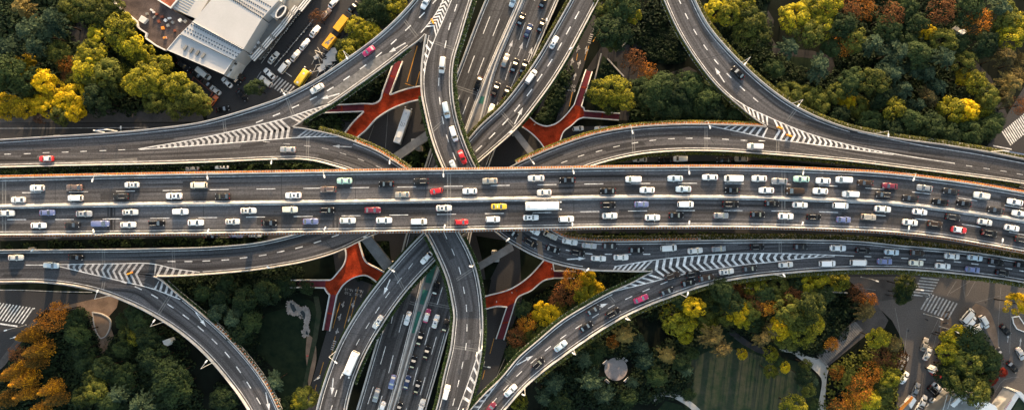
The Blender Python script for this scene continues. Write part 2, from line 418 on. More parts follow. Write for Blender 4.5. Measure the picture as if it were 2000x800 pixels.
Z_MAIN, Z_UP, Z_LO, Z_EXP, Z_FOOT = 24.5, 18.0, 12.0, 7.5, 4.5
main_T = [(-60, 347), (0, 346), (250, 341), (500, 337), (750, 333), (1000, 330), (1250, 326), (1500, 327), (1600, 331), (1750, 340), (1850, 352), (1910, 360.5), (2000, 376), (2080, 391)]
main_B = [(-60, 459.5), (0, 459), (250, 457), (500, 454.5), (750, 451.5), (1000, 447), (1250, 443), (1500, 444), (1600, 446.5), (1750, 454), (1850, 465), (1910, 475), (2000, 491), (2080, 506)]
main_M = [(-230, 406.5), (-60, 404), (0, 403), (250, 399), (500, 396), (750, 392.5), (1000, 388), (1250, 384.5), (1500, 386.5), (1600, 389.5), (1750, 397), (1850, 409), (1910, 417.5), (2000, 431), (2080, 445), (2247, 476)]
MAIN = Road('main', 'main_viaduct', Z_MAIN, main_T, main_B, 'widest viaduct, running straight across the picture above every other road', thick=3.8)

seam_W = [(575, 248), (500, 262), (400, 276), (270, 291), (100, 298), (0, 301), (-60, 303)]
N_ = Road('n', 'curved_ramp', Z_UP,      # north ramp, under the main viaduct, then the eastern inner ramp
    [(868, -30), (850, 24), (832, 66), (826, 100), (822, 140), (823, 186), (830, 222), (845, 280), (865, 330), (905, 395), (962, 449), (990, 470), (1020, 488), (1060, 507), (1100, 519), (1140, 526.5), (1200, 529.5), (1275, 529), (1340, 518), (1450, 506), (1570, 499.5), (1668, 500), (1750, 503), (1870, 511), (2000, 529), (2080, 542)],
    [(934, -30), (923, 0), (900, 75), (886, 125), (884, 165), (891, 222), (909, 280), (930, 327), (985, 395), (1074, 447), (1094, 459), (1130, 467), (1170, 470), (1200, 470), (1300, 469), (1450, 467), (1570, 467), (1700, 472), (1750, 477.5), (1870, 488), (2000, 507), (2080, 521)],
    'ramp curving from the top under the main viaduct to the long queue of cars')
S_ = Road('s', 'curved_ramp', Z_UP,
    [(840, 830), (852, 796), (868, 726), (880, 676), (884, 640), (886, 615), (882, 588), (872, 544), (856, 505), (830, 455), (770, 385), (680, 333), (650, 324), (620, 316), (590, 312), (545, 312), (450, 316), (400, 318), (300, 321), (200, 323), (100, 325), (0, 327.5), (-60, 328)],
    [(900, 830), (914, 798), (926, 760), (936, 720), (942, 680), (944, 640), (943, 605), (939, 566), (929, 520), (912, 480), (898, 455), (860, 395), (797, 331), (770, 313), (740, 295), (700, 278), (666, 266), (620, 255), (575, 248)]+seam_W[1:],
    'ramp curving up past the white minivan and under the viaduct to the left')
NW_ = Road('nw', 'curved_ramp', Z_UP,
    [(868, -30), (850, 24), (832, 66), (790, 101), (746, 135), (700, 168), (650, 203), (600, 231), (575, 248)]+seam_W[1:],
    [(838, -35), (815, -8), (800, 10), (750, 60), (675, 117), (600, 165), (550, 190), (500, 208), (462, 220), (400, 237), (300, 251), (200, 260), (100, 266), (0, 272), (-60, 275)],
    'ramp sweeping past the white-roofed mall with a magenta car on it')
D_ = Road('d', 'curved_ramp', Z_UP,
    [(896, 822), (916, 800), (945, 768), (980, 734), (1010, 698), (1050, 663), (1100, 622), (1146, 594), (1188, 571), (1230, 552), (1275, 529), (1340, 518), (1450, 506), (1570, 499.5), (1668, 500), (1750, 503), (1870, 511), (2000, 529), (2080, 542)],
    [(966, 825), (986, 800), (1040, 742), (1068, 719), (1120, 681), (1170, 647), (1210, 623), (1250, 603), (1320, 576), (1370, 559), (1450, 543), (1530, 534), (1610, 528), (1700, 525.5), (1750, 526), (1830, 531), (1890, 537), (1950, 544), (2000, 552), (2080, 566)],
    'ramp rising past the round stone plaza with a magenta car on it')
B_ = Road('b', 'curved_ramp', Z_LO,      # western lower ramp passing under to the north-east ramp
    [(-60, 488), (0, 487), (150, 486), (300, 484), (425, 480), (500, 473), (580, 455), (700, 415), (800, 360), (870, 310), (910, 276), (934, 249), (980, 206), (1030, 142), (1050, 112), (1080, 60), (1114, 0), (1130, -30)],
    [(-60, 517), (0, 517), (50, 517), (115, 519), (175, 526), (250, 533), (305, 539), (400, 536), (450, 532), (500, 527), (540, 521), (600, 510), (660, 492), (715, 466), (740, 455), (820, 410), (890, 355), (935, 318), (956, 300), (1014, 247), (1045, 208), (1080, 160), (1112, 108), (1138, 60), (1170, 0), (1187, -30)],
    'lower ramp passing beneath the viaduct towards two white cars at the top')
E_ = Road('e', 'curved_ramp', Z_LO,
    [(-60, 517), (0, 517), (50, 517), (115, 519), (175, 526), (250, 533), (305, 539), (350, 574), (400, 615), (450, 661), (500, 719), (525, 756), (545, 797), (560, 830)],
    [(-60, 551), (0, 551), (75, 551), (150, 559), (200, 571), (250, 590), (300, 615), (350, 647), (400, 690), (440, 735), (480, 790), (500, 825)],
    'empty ramp with white dashes curving down to the lower left of the park')
seam_E = [(1495, 247), (1540, 262), (1640, 287), (1745, 303), (1865, 320), (2000, 341), (2080, 353)]
C_ = Road('c', 'curved_ramp', Z_LO+2,
    [(1282, -30), (1295, 0), (1320, 55), (1360, 120), (1400, 170), (1440, 206)]+seam_E,
    [(1345, -30), (1357, 0), (1380, 45), (1425, 100), (1460, 135), (1500, 170), (1550, 205), (1600, 230), (1650, 248), (1725, 265), (1850, 283), (1930, 296), (2000, 310), (2080, 326)],
    'ramp with one black car curving up beside the autumn coloured forest')
BR_ = Road('br', 'curved_ramp', Z_LO+2,
    seam_E[::-1]+[(1450, 244), (1385, 242), (1300, 243), (1225, 249), (1165, 260), (1100, 280), (1045, 302), (1000, 323), (930, 365), (870, 415), (820, 460), (765, 520), (710, 590), (665, 665), (635, 740), (618, 800), (612, 830)],
    [(2080, 374), (2000, 360), (1800, 333), (1650, 315), (1500, 302), (1400, 296), (1310, 296.5), (1250, 302), (1200, 312), (1155, 325), (1050, 370), (940, 435), (880, 480), (850, 509), (790, 574), (750, 630), (715, 690), (692, 745), (678, 800), (674, 830)],
    'lower ramp with orange planters, passing beneath the viaduct to a short white coach')
X_ = Road('x', 'expressway_viaduct', Z_EXP,
    [(975, -60), (948, 0), (900, 124), (870, 205), (838, 300), (808, 400), (790, 470), (765, 570), (732, 678), (696, 800), (680, 850)],
    [(1118, -60), (1092, 0), (1050, 96), (1015, 180), (985, 250), (950, 340), (925, 440), (905, 540), (890, 600), (878, 640), (850, 740), (834, 794), (815, 850)],
    'six-lane straight expressway passing beneath all the ramps from top to bottom', m='exp_asphalt')

# parapets and edge lines
for side in 'LR':
    MAIN.parapet(side, h=1.05); MAIN.edge_line(side)
MAIN_M = crom(main_M)
def barrier(road, pts, prof, name, m='parapet'):
    E = [P(*p, road.z) for p in pts]; rings = []
    for i, p in enumerate(E):
        t = (E[min(i+1, len(E)-1)]-E[max(i-1, 0)]).normalized(); n = Vector((-t.y, t.x, 0)); rings.append([p-road.off+n*a+Vector((0, 0, b)) for a, b in prof])
    mb = MB(); mb.loft(rings); o = mb.build(name, MAT[m], road.root)
    import bmesh
    bm = bmesh.new(); bm.from_mesh(o.data); bmesh.ops.recalc_face_normals(bm, faces=bm.faces); bm.to_mesh(o.data); bm.free(); return o
JERSEY = [(-.42, -.1), (-.42, .012), (-.22, .35), (-.14, 1.1), (.14, 1.1), (.22, .35), (.42, .012), (.42, -.1)]
barrier(MAIN, MAIN_M, JERSEY, 'median_barrier')
for dd in (3.9, -3.9): MAIN.line([tuple(p) for p in offset(MAIN_M, dd)][::6], 1.2, 'edge_line')
N_.parapet('L', (832, 66), (1275, 529)); N_.parapet('R')
S_.parapet('L'); S_.parapet('R', (900, 830), (575, 248))
NW_.parapet('L', (832, 66), (575, 248)); NW_.parapet('R')
D_.parapet('L', (905, 812), (1275, 529)); D_.parapet('R')
B_.parapet('L'); B_.parapet('R', (305, 539), (1187, -30))
E_.parapet('L', (305, 539), (560, 830)); E_.parapet('R')
C_.parapet('L', (1282, -30), (1495, 247)); C_.parapet('R')
BR_.parapet('L', (1495, 247), (612, 830)); BR_.parapet('R')
X_.parapet('L'); X_.parapet('R')
for r in (N_, S_, NW_, D_, B_, E_, C_, BR_, X_):
    pass
N_.edge_line('R'); N_.edge_line('L', (832, 66), (1140, 526)); S_.edge_line('L'); S_.edge_line('R', (940, 650), (690, 275))
NW_.edge_line('R'); NW_.edge_line('L', (800, 92), (640, 208)); D_.edge_line('R'); D_.edge_line('L', (985, 725), (1190, 570))
B_.edge_line('L'); B_.edge_line('R', (400, 536), (1187, -30)); E_.edge_line('R'); E_.edge_line('L', (360, 585), (560, 830))
C_.edge_line('R', (1282, -30), (1660, 250)); C_.edge_line('L', (1282, -30), (1430, 195)); BR_.edge_line('R'); BR_.edge_line('L', (1385, 243), (612, 830))
X_.edge_line('L'); X_.edge_line('R')
XL = crom([(1108, -216), (1040, -60), (1016, 0), (948, 158), (908, 266), (880, 350), (850, 440), (832, 525), (804, 640), (764, 788), (745, 850), (692, 1012)])
XR = crom([(1112, -216), (1044.5, -60), (1021, 0), (963, 140), (937, 238), (905, 340), (880, 440), (858, 515), (816, 638), (772, 788), (753, 850), (698, 1012)])
barrier(X_, XL, JERSEY, 'median_barrier'); barrier(X_, XR, JERSEY, 'median_barrier')
X_.line([tuple(p) for p in offset(XL, 4.2)][::5], 1.3, 'edge_line'); X_.line([tuple(p) for p in offset(XR, -4.2)][::5], 1.0, 'edge_line', 'worn_paint')
# strip between the two barriers, with teal netting panels
xs_l, xs_r = resample(XL, 90), resample(XR, 90)
X_.poly('median_strip', [(xs_l[i], xs_l[i+1], xs_r[i+1], xs_r[i]) for i in range(89)], 'dark_concrete', .02)
def between(t0, t1, n=6):
    return [xs_l[int(89*(t0+(t1-t0)*k/n))].lerp(xs_r[int(89*(t0+(t1-t0)*k/n))], .2) for k in range(n+1)]+[xs_l[int(89*(t0+(t1-t0)*k/n))].lerp(xs_r[int(89*(t0+(t1-t0)*k/n))], .8) for k in range(n, -1, -1)]
for a, b in ((.338, .354), (.567, .607), (.614, .638), (.646, .671), (.678, .71)):
    X_.poly('netting_panel', [between(a, b)], 'teal_net', .05)

# ---- lane lines
def walk(pts, start, period, length, wpx, road, key):
    c = crom(pts, 6); s = arc(c); t = start; polys = []
    while t < s[-1]:
        q = [at(c, s, t+length*k/4) for k in range(5)]
        for k in range(4):
            (p0, t0), (p1, t1) = q[k], q[k+1]; n0 = Vector((-t0.y, t0.x))*wpx/2; n1 = Vector((-t1.y, t1.x))*wpx/2; polys.append((p0-n0, p1-n1, p1+n1, p0+n0))
        t += period
    return road.poly('lane_line', polys, key)
walk([(-60, 378), (50, 376), (250, 373), (500, 369), (750, 365.5), (1000, 361.6), (1250, 358), (1500, 359), (1600, 361.5), (1705, 368), (1790, 375.5), (1880, 387.5), (1960, 400), (2080, 421)], 12, 91.5, 37, 1.3, MAIN, 'paint')
walk([(-60, 429), (30, 428.5), (150, 428), (250, 426.5), (500, 423.5), (750, 420), (1000, 416), (1250, 411.5), (1500, 411.5), (1620, 414), (1710, 419.5), (1790, 427), (1880, 437.5), (1960, 451), (2080, 473)], 74, 93.3, 37, 1.3, MAIN, 'paint')
for x in (8, 877, 1530):
    MAIN.joint((x, 350-(x/1000*14 if x < 1000 else 18)), (x, 455-(x/1000*8 if x < 1000 else 12)), 8)
for x, m in ((215, 'tar'), (655, 'tar'), (220, 'tar')):
    MAIN.joint((x, 405), (x, 450), 11, m)
NW_.dashes([(15, 302-1), (53, 300), (90, 298), (127, 297), (163, 295.5), (201, 294), (238, 292.5)], 13, 1.3)
NW_.dashes([(507, 237), (540, 224), (577, 208), (612, 192), (645, 174), (677, 153), (709, 131), (740, 107), (769, 82), (797, 55), (824, 30), (850, 2)], 15, 2)
S_.dashes([(520, 277), (560, 281), (600, 285), (635, 290), (670, 300), (705, 312), (740, 326)], 13, 1.2, 'worn_paint')
S_.dashes([(870, 460), (885, 492), (898, 528), (906, 566), (911, 601), (912, 639), (910, 676), (903, 712), (895, 748), (886, 784)], 14, 1.4)
N_.dashes([(890, 16), (878, 52), (870, 87), (862, 124), (857, 160), (859, 197), (865, 235), (874, 270), (887, 305)], 15, 1.8)
N_.dashes([(1043, 465), (1080, 479), (1112, 489), (1150, 495), (1188, 496), (1226, 496), (1263, 496)], 14, 1.8)
N_.dashes([(1695, 500.5), (1733, 502.3), (1767, 504), (1801, 506), (1836, 508.3), (1870, 511), (1904, 515), (1937, 519), (1970, 524), (1998, 529)], 14, 1.6, dz=.02)
B_.dashes([(1127, 30), (1110, 60), (1093, 91), (1074, 123), (1054, 152), (1034, 181), (1010, 211), (987, 238), (961, 265), (935, 290)], 17, 2)
B_.dashes([(1145, -2)], 15, 2)
B_.dashes([(335, 510), (368, 510), (403, 509), (440, 507), (476, 503), (513, 498), (548, 491), (584, 483), (620, 472), (655, 460)], 15, 1.8)
B_.dashes([(22, 516)], 14, 1.3)
E_.dashes([(240, 550), (270, 562), (302, 578), (333, 597), (363, 618), (392, 641), (419, 666), (444, 692), (466, 721), (486, 751), (505, 782)], 15, 2)
BR_.dashes([(802, 519), (780, 547), (757, 575), (737, 605), (718, 635), (699, 667), (683, 699), (667, 732), (656, 767), (647, 797)], 14, 1.3)
BR_.dashes([(1102, 316), (1135, 304), (1170, 295), (1204, 286), (1240, 279), (1275, 274), (1311, 271), (1346, 270), (1381, 270), (1417, 272), (1453, 274), (1488, 275)], 13, 1.4)
BR_.dashes([(1893, 324), (1927, 329), (1960, 334), (1992, 340)], 12, 1.2, dz=.03)
C_.dashes([(1327, 2), (1341, 32), (1358, 63), (1378, 93), (1399, 121), (1424, 148), (1450, 173), (1476, 195)], 13, 1.8)
D_.dashes([(965, 782), (988, 756), (1014, 729), (1042, 704), (1070, 680), (1100, 657), (1130, 637), (1163, 616), (1194, 598), (1228, 581), (1262, 566), (1297, 552)], 15, 1.4)
# expressway dashes
def xline(pts, start, road=X_, period=82, length=36, wpx=1.3, m='paint'): walk(pts, start, period, length, wpx, road, m)
xline([(983, -30), (956, 35), (942.6, 69), (924, 116), (911, 152), (890, 207), (862, 290)], 68)
xline([(1002, -30), (974, 42), (960, 77), (942, 122), (929, 156), (911, 204), (890, 262)], 72)
xline([(800, 540), (767, 617), (760, 650), (747, 697), (736, 734), (717, 792), (705, 830)], 62, period=82)
xline([(815, 540), (787, 620), (777, 657), (765, 705), (756, 739), (738, 800), (730, 830)], 78, period=82)
xline([(1054, -25), (1044, 0), (1020, 60), (1009, 93), (992, 140), (981, 175), (950, 262)], 18-25, m='worn_paint')
xline([(1072, -25), (1057, 19), (1037, 66), (1026, 99), (1006, 152), (985, 200)], 8, m='worn_paint')
xline([(880, 520), (863, 564), (855, 590), (839, 640), (829, 675), (814, 723), (805, 758), (790, 810)], 43)
xline([(874, 590), (850, 665), (832, 730), (823, 762), (808, 810)], 70)
for h in ((1002, 78), (1022, 82), (1040, 92)): X_.arrow((h[0]-11, h[1]+28), h, 1.6, 7, 'worn_paint')
# ---- arrows on the ramps
NW_.arrow((792, 84), (759, 103), 2.2, 8); NW_.arrow((663, 183), (627, 193), 2.2, 8)
S_.arrow((687, 287), (649, 285), 1.8, 6.5, 'worn_paint')
B_.arrow((1005, 242), (1021, 210), 2, 8); BR_.arrow((762, 545), (749, 575), 2, 7.5); BR_.arrow((651, 737), (648, 770), 2, 7.5)
N_.arrow((1107, 506), (1144, 504), 2.4, 7.5); D_.arrow((1009, 712), (1041, 694), 2, 8); D_.arrow((1150, 606), (1187, 592), 2, 8)
C_.arrow((1415, 161), (1396, 132), 2, 7.5); E_.arrow((382, 609), (402, 637), 2, 7.5); E_.arrow((519, 765), (526, 801), 2, 8)
# ---- gores
NW_.gore_lines([(270, 291), (400, 268), (500, 245), (550, 233), (615, 212), (645, 203)])
S_.gore_lines([(272, 292), (400, 283), (500, 275), (600, 267.5), (662, 267)])
NW_.chevrons([(270, 290.5), (400, 268), (500, 245), (560, 230)], [(270, 291), (400, 283.5), (500, 275.5), (575, 269)], 10.5, 5.2, .55, (.12, .98), m='worn_paint')
NW_.bars([(565, 229), (615, 212), (640, 205)], [(578, 246), (615, 222), (640, 208)], 9, 4.5, .5, m='worn_paint')
S_.bars([(580, 267), (620, 266.5), (660, 266.5)], [(590, 251), (625, 257), (662, 265)], 10, 4.5, .5, m='worn_paint')
N_.gore_lines([(886, -10), (865, 40), (846, 84), (833, 120), (828, 150)]); NW_.gore_lines([(872, -10), (845, 36), (822, 64)])
N_.chevrons([(884, -14), (862, 44), (848, 76)], [(870, -14), (846, 34), (826, 58)], 8.2, 4.2, -.9, (.0, .98))
N_.bars([(846, 84), (833, 120), (828, 150)], [(834, 76), (828, 112), (826, 150)], 13, 5, -.4)
BR_.gore_lines([(1387, 246), (1450, 259), (1500, 270), (1575, 280), (1650, 290), (1745, 302)])
C_.gore_lines([(1425, 187), (1460, 209), (1500, 228), (1575, 259), (1650, 281), (1750, 301), (1865, 319)])
C_.chevrons([(1510, 232), (1575, 259), (1650, 281), (1745, 301)], [(1510, 272), (1575, 280), (1650, 290), (1745, 302)], 11, 5, .55, (.0, .93))
C_.bars([(1450, 204), (1480, 220), (1505, 231)], [(1452, 214), (1480, 233), (1500, 245)], 10, 4.5, .5)
BR_.bars([(1410, 252), (1450, 259), (1500, 270)], [(1420, 244), (1455, 246), (1500, 250)], 12, 4.5, .5)
C_.line([(1675, 258), (1740, 272), (1800, 284), (1912, 302), (2000, 319), (2080, 334)], 1.4, 'edge_line')
N_.gore_lines([(1200, 520), (1280, 507), (1360, 499), (1450, 494.5), (1550, 495), (1610, 497), (1668, 499.5)])
D_.gore_lines([(1200, 568), (1250, 556), (1300, 543)], [(1330, 536), (1370, 529), (1450, 517), (1510, 511), (1570, 504), (1630, 500)])
N_.chevrons([(1282, 507), (1360, 499.5), (1450, 495), (1550, 495.5), (1610, 497.5), (1650, 499)], [(1300, 543), (1350, 532), (1450, 517), (1510, 511), (1570, 504), (1640, 500)], 13.2, 5.4, -.62, (.0, .93))
N_.bars([(1200, 521), (1240, 514), (1282, 508)], [(1196, 529), (1240, 529.5), (1270, 528)], 10.5, 5, -.4)
D_.bars([(1215, 561), (1260, 540), (1278, 531)], [(1222, 563), (1262, 552), (1296, 543)], 13, 5.5, .45)
B_.gore_lines([(115, 516), (225, 514.5), (300, 515), (340, 524), (390, 531)]); E_.gore_lines([(115, 519.5), (175, 534), (235, 548), (300, 564), (352, 584)])
B_.line([(50, 517), (115, 517)], 1.6, 'gore_line', dz=.02)
B_.chevrons([(115, 516), (225, 514.5), (295, 515)], [(115, 519), (175, 534), (235, 548), (292, 562)], 11.5, 5, -.6, (.1, .97), m='worn_paint')
B_.bars([(302, 515), (340, 524), (388, 531)], [(302, 537), (345, 537), (388, 535)], 11, 5, -.5, m='worn_paint')
E_.bars([(300, 564), (352, 584)], [(312, 545), (356, 579)], 11, 4.5, -.3, m='worn_paint')
S_.gore_lines([(940, 642), (934, 686), (918, 736), (896, 796), (890, 812)])
S_.bars([(936, 672), (918, 736), (898, 792)], [(941, 690), (934, 730), (914, 792)], 19, 6, .35)
D_.gore_lines([(925, 812), (940, 790), (985, 730)])
D_.bars([(978, 738), (950, 765), (918, 803)], [(982, 734), (955, 772), (935, 800)], 14, 5, .2, m='worn_paint')
# joints
for r, a, b in ((N_, (846, 82), (893, 98)), (S_, (602, 256), (600, 311)), (S_, (892, 546), (928, 522)), (S_, (884, 676), (936, 684)), (NW_, (560, 190), (575, 230)), (NW_, (790, 40), (815, 72)),
                (NW_, (437, 232), (441, 268)), (B_, (975, 214), (1007, 250)), (B_, (202, 487), (202, 516)), (B_, (338, 484), (340, 524)), (E_, (335, 572), (308, 614)), (E_, (203, 549), (200, 566)), (BR_, (766, 522), (790, 568)), (BR_, (1379, 247), (1379, 293)), (BR_, (1236, 253), (1238, 300)),
                (C_, (1556, 212), (1538, 236)), (D_, (982, 736), (1006, 756)), (D_, (1187, 575), (1200, 590)), (N_, (1303, 471), (1303, 505)), (N_, (840, 260), (866, 236)), (BR_, (1519, 272), (1519, 302)), (N_, (1524, 470), (1524, 494)), (X_, (892, 170), (940, 186)), (X_, (800, 590), (828, 598)), (X_, (838, 592), (880, 600))):
    r.joint(a, b, 6)
# brown repair patches on the eastern inner ramp and the tiled shoulder of the north-west ramp
N_.poly('repair_patch', [[(1009, 450), (1020, 451), (1018, 484), (1008, 479)], [(1048, 468), (1058, 472), (1062, 504), (1051, 500)]], 'brown_pavement', .003)
NW_.poly('tiled_shoulder', [[(648, 200), (695, 167), (745, 131), (770, 100), (735, 112), (690, 146), (640, 180), (610, 207)]], 'joint', .003)
S_.poly('tiled_shoulder', [[(100, 317), (268, 308), (268, 319), (100, 323)]], 'joint', .003)

# span joints at regular distances and random resurfacing patches
def spans(road, every, t0=0):
    c = road.C; s_ = arc(c); t = every*.35+t0; jo = []; pa = []
    while t < s_[-1]:
        i = min(range(len(c)), key=lambda k: abs(s_[k]-t)); a, b = road.L[i].lerp(road.R[i], .05), road.R[i].lerp(road.L[i], .05); tg = (c[min(i+1, len(c)-1)]-c[max(i-1, 0)]).normalized()
        jo.append((a-tg*.55, b-tg*.55, b+tg*.55, a+tg*.55)); t += every*random.uniform(.9, 1.1)
    t = 40
    while t < s_[-1]-60:
        n_ = random.randint(4, 12); i = min(range(len(c)), key=lambda k: abs(s_[k]-t)); u0 = random.choice((.12, .3, .52, .7)); u1 = u0+random.uniform(.06, .2)
        for k in range(i, min(i+n_, len(c)-1)): pa.append((road.L[k].lerp(road.R[k], u0), road.L[k].lerp(road.R[k], u1), road.L[k+1].lerp(road.R[k+1], u1), road.L[k+1].lerp(road.R[k+1], u0)))
        t += random.uniform(80, 220)
    tag(road.poly('span_joint', jo, 'tar', .0025), kind='stuff'); tag(road.poly('resurfacing_patch', pa, 'patch', .0018), kind='stuff')
asphalt('patch', (.044, .0435, .045), uv=False, grain=.25)
for r_ in ROADS.values(): spans(r_, 150 if r_ is MAIN else 120)
# ---- piers under the decks
def piers(road, every, skip):
    c = road.C; s = arc(c); t = every*.5
    while t < s[-1]:
        p, tg = at(c, s, t); t += every; w0 = P(*p, road.z); pz = PX(Vector((w0.x, w0.y, 0)))
        bad = False
        for o in skip:
            for q in o.C[::2]:
                if (P(*q, o.z).xy-w0.xy).length < (16 if o is X_ else 9.5 if o is not MAIN else 0): bad = True; break
        if bad: continue
        mb = MB(); a = math.atan2(-tg.y, tg.x); h = road.z-1.2; l = w0-road.off
        h -= road.thick-1.3; mb.box((l.x, l.y, (h-1.2)/2), (1.6, 2.2, h-1.2), a); mb.box((l.x, l.y, h-.7), (2.0, 6.0 if road is not MAIN else 12, 1.1), a)
        mb.build('pier', MAT['concrete'], road.root)
piers(MAIN, 200, [N_, S_, B_, BR_, X_]); piers(N_, 190, [B_, BR_, X_]); piers(S_, 190, [B_, BR_, X_]); piers(D_, 190, [X_]); piers(NW_, 190, [])
piers(C_, 190, []); piers(E_, 190, []); piers(B_, 190, [X_]); piers(BR_, 190, [X_])
# portal beams crossing under the ramps
def beam(name_pts, z, t, label):
    o = empty('portal_beam', P(*name_pts[0], 0)); tag(o, label, 'portal beam', 'concrete portal beams under the ramps')
    mb = MB(); w_ = [P(a, b, z)-o.location for a, b in name_pts]; mb.prism([(q.x, q.y) for q in w_], z-t, z); mb.build('crossbeam', MAT['dark_concrete'], o)
    for k in (0, 2):
        q = (w_[k]+w_[(k+1) % 4])/2 if k == 0 else (w_[2]+w_[3])/2
        c = (w_[0]+w_[1]+w_[2]+w_[3])/4; q = q.lerp(c, .12); m2 = MB(); m2.box((q.x, q.y, (z-t)/2), (1.6, 1.6, z-t)); m2.build('pier', MAT['concrete'], o)
beam([(766, 302), (846, 246), (852, 262), (778, 313)], 9.8, 1.6, 'grey concrete beam under the ramps beside the white bus roof')
beam([(996, 254), (1008, 250), (1052, 306), (1040, 312)], 9.8, 1.6, 'grey concrete beam beside the red footbridge under the ramp of orange planters')
beam([(700, 462), (722, 458), (768, 516), (750, 528)], 9.8, 1.6, 'grey concrete beam beside the red footbridge near the lower ramp')
beam([(930, 516), (998, 474), (1004, 488), (936, 528)], 9.8, 1.6, 'grey concrete beam under the ramps beside the brown-red footbridge walkway')
# ------------------------------------------------------------------ ground, streets, parks
def sheet(name, pts, m, z, smooth_=False):
    if smooth_: pts = [tuple(q) for q in crom(list(pts)+[pts[0]], 8)][:-1]
    mb = MB(); mb.flat([P(a, b, z) for a, b in pts]); o = mb.build(name, MAT[m]); return tag(o, kind='structure')
mb = MB(); mb.quad((-1500, -1500, 0), (1500, -1500, 0), (1500, 1500, 0), (-1500, 1500, 0)); tag(mb.build('ground', MAT['ground_soil']), kind='structure')
GZ = .004
sheet('street', [(-400, 240), (400, 240), (470, 232), (1080, 250), (1230, 243), (1450, 262), (1600, 262), (1900, 285), (1955, 296), (2400, 350), (2400, 545), (1640, 545), (1300, 500), (1100, 545), (-400, 545)], 'old_asphalt', GZ)
sheet('street', [(850, -160), (800, 75), (735, 235), (700, 330), (690, 420), (665, 560), (640, 640), (605, 760), (570, 900), (650, 900), (680, 760), (700, 640), (760, 530), (775, 420), (790, 330), (835, 200), (870, 80), (950, -160)], 'old_asphalt', 2*GZ)
sheet('street', [(1110, -160), (1125, 20), (1070, 170), (1040, 240), (1000, 330), (985, 420), (965, 520), (940, 640), (905, 800), (880, 900), (925, 900), (960, 760), (1000, 640), (1035, 540), (1055, 420), (1070, 330), (1100, 240), (1140, 130), (1168, 30), (1230, -160)], 'old_asphalt', 2*GZ)
sheet('street', [(395, 120), (335, 95), (365, 150), (400, 185), (405, 236), (700, 236), (870, -60), (910, -160), (560, -160)], 'old_asphalt', 3*GZ)
sheet('street', [(-400, 540), (232, 545), (252, 572), (180, 584), (90, 604), (66, 622), (30, 664), (0, 702), (-400, 900)], 'old_asphalt', 3*GZ)
sheet('street', [(1650, 540), (2400, 540), (2400, 1000), (1738, 1000), (1752, 760), (1775, 700), (1758, 655), (1742, 625), (1700, 585)], 'pale_asphalt', 3*GZ)
sheet('street', [(1925, 290), (1948, 255), (1965, 228), (2000, 170), (2400, -100), (2400, 400), (2000, 330)], 'old_asphalt', 3*GZ)
# pavements and paths
sheet('pavement', [(-60, 219), (120, 214), (330, 214), (392, 218), (400, 238), (-60, 240)], 'pavement', 4*GZ)
sheet('path', [(90, 135), (115, 160), (125, 172), (112, 180), (95, 162), (78, 146)], 'park_path', 4*GZ)
sheet('path', [(132, 62), (145, 46), (165, 42), (182, 52), (180, 70), (165, 84), (148, 85), (135, 78)], 'park_path', 4*GZ, True)
sheet('pavement', [(92, 604), (180, 584), (235, 570), (228, 600), (210, 620), (222, 655), (206, 690), (196, 690), (188, 660), (166, 602), (120, 606)], 'brown_pavement', 4*GZ)
sheet('path', [(0, 702), (30, 664), (66, 622), (74, 628), (38, 672), (10, 712), (-20, 740)], 'pavement', 4*GZ)
sheet('path', [(1283, 42), (1300, 60), (1240, 100), (1225, 118), (1260, 130), (1300, 145), (1345, 130), (1362, 140), (1320, 160), (1260, 150), (1235, 175), (1228, 235), (1210, 235), (1205, 120), (1190, 100), (1232, 85)], 'park_path', 4*GZ)
sheet('path', [(1130, 160), (1175, 90), (1200, 96), (1215, 120), (1178, 122)], 'park_path', 5*GZ)
sheet('path', [(1500, 20), (1512, 40), (1505, 70), (1520, 95), (1545, 95), (1590, 100), (1625, 110), (1632, 135), (1615, 150), (1560, 165), (1518, 160), (1500, 150), (1515, 148), (1560, 150), (1600, 140), (1610, 128), (1590, 115), (1545, 110), (1505, 105), (1490, 75), (1495, 45)], 'park_path', 4*GZ)
sheet('path', [(1890, 100), (1915, 130), (1935, 150), (1955, 195), (1968, 225), (1955, 245), (1940, 215), (1920, 170), (1888, 135)], 'park_path', 4*GZ)
sheet('pavement', [(1610, 715), (1600, 690), (1665, 630), (1675, 618), (1710, 590), (1735, 625), (1728, 640), (1690, 655), (1618, 714)], 'pavement', 4*GZ)
sheet('path', [(1525, 672), (1548, 678), (1580, 696), (1600, 700), (1618, 714), (1615, 735), (1612, 775), (1605, 830), (1593, 830), (1602, 770), (1604, 738), (1590, 722), (1565, 702), (1545, 688), (1522, 682)], 'concrete', 5*GZ, True)
sheet('path', [(1275, 772), (1290, 764), (1310, 765), (1335, 775), (1358, 790), (1374, 812), (1364, 815), (1350, 798), (1330, 784), (1308, 774), (1290, 774), (1278, 784)], 'concrete', 5*GZ, True)
sheet('path', [(1420, 634), (1440, 650), (1465, 668), (1495, 680), (1520, 690), (1515, 698), (1480, 688), (1450, 672), (1425, 652)], 'park_path', 5*GZ)
sheet('path', [(600, 650), (612, 660), (618, 690), (612, 730), (604, 755), (600, 720), (597, 690)], 'brown_pavement', 4*GZ, True)
sheet('path', [(370, 640), (400, 700), (430, 760), (445, 830), (410, 830), (398, 770), (372, 700), (355, 660)], 'ground_soil', 4*GZ)
sheet('path', [(248, 758), (258, 762), (268, 790), (262, 830), (250, 830), (254, 790)], 'park_path', 4*GZ)
sheet('pavement', [(1700, 560), (1720, 545), (1775, 548), (1760, 570), (1745, 584), (1715, 588), (1690, 570)], 'pavement', 5*GZ)
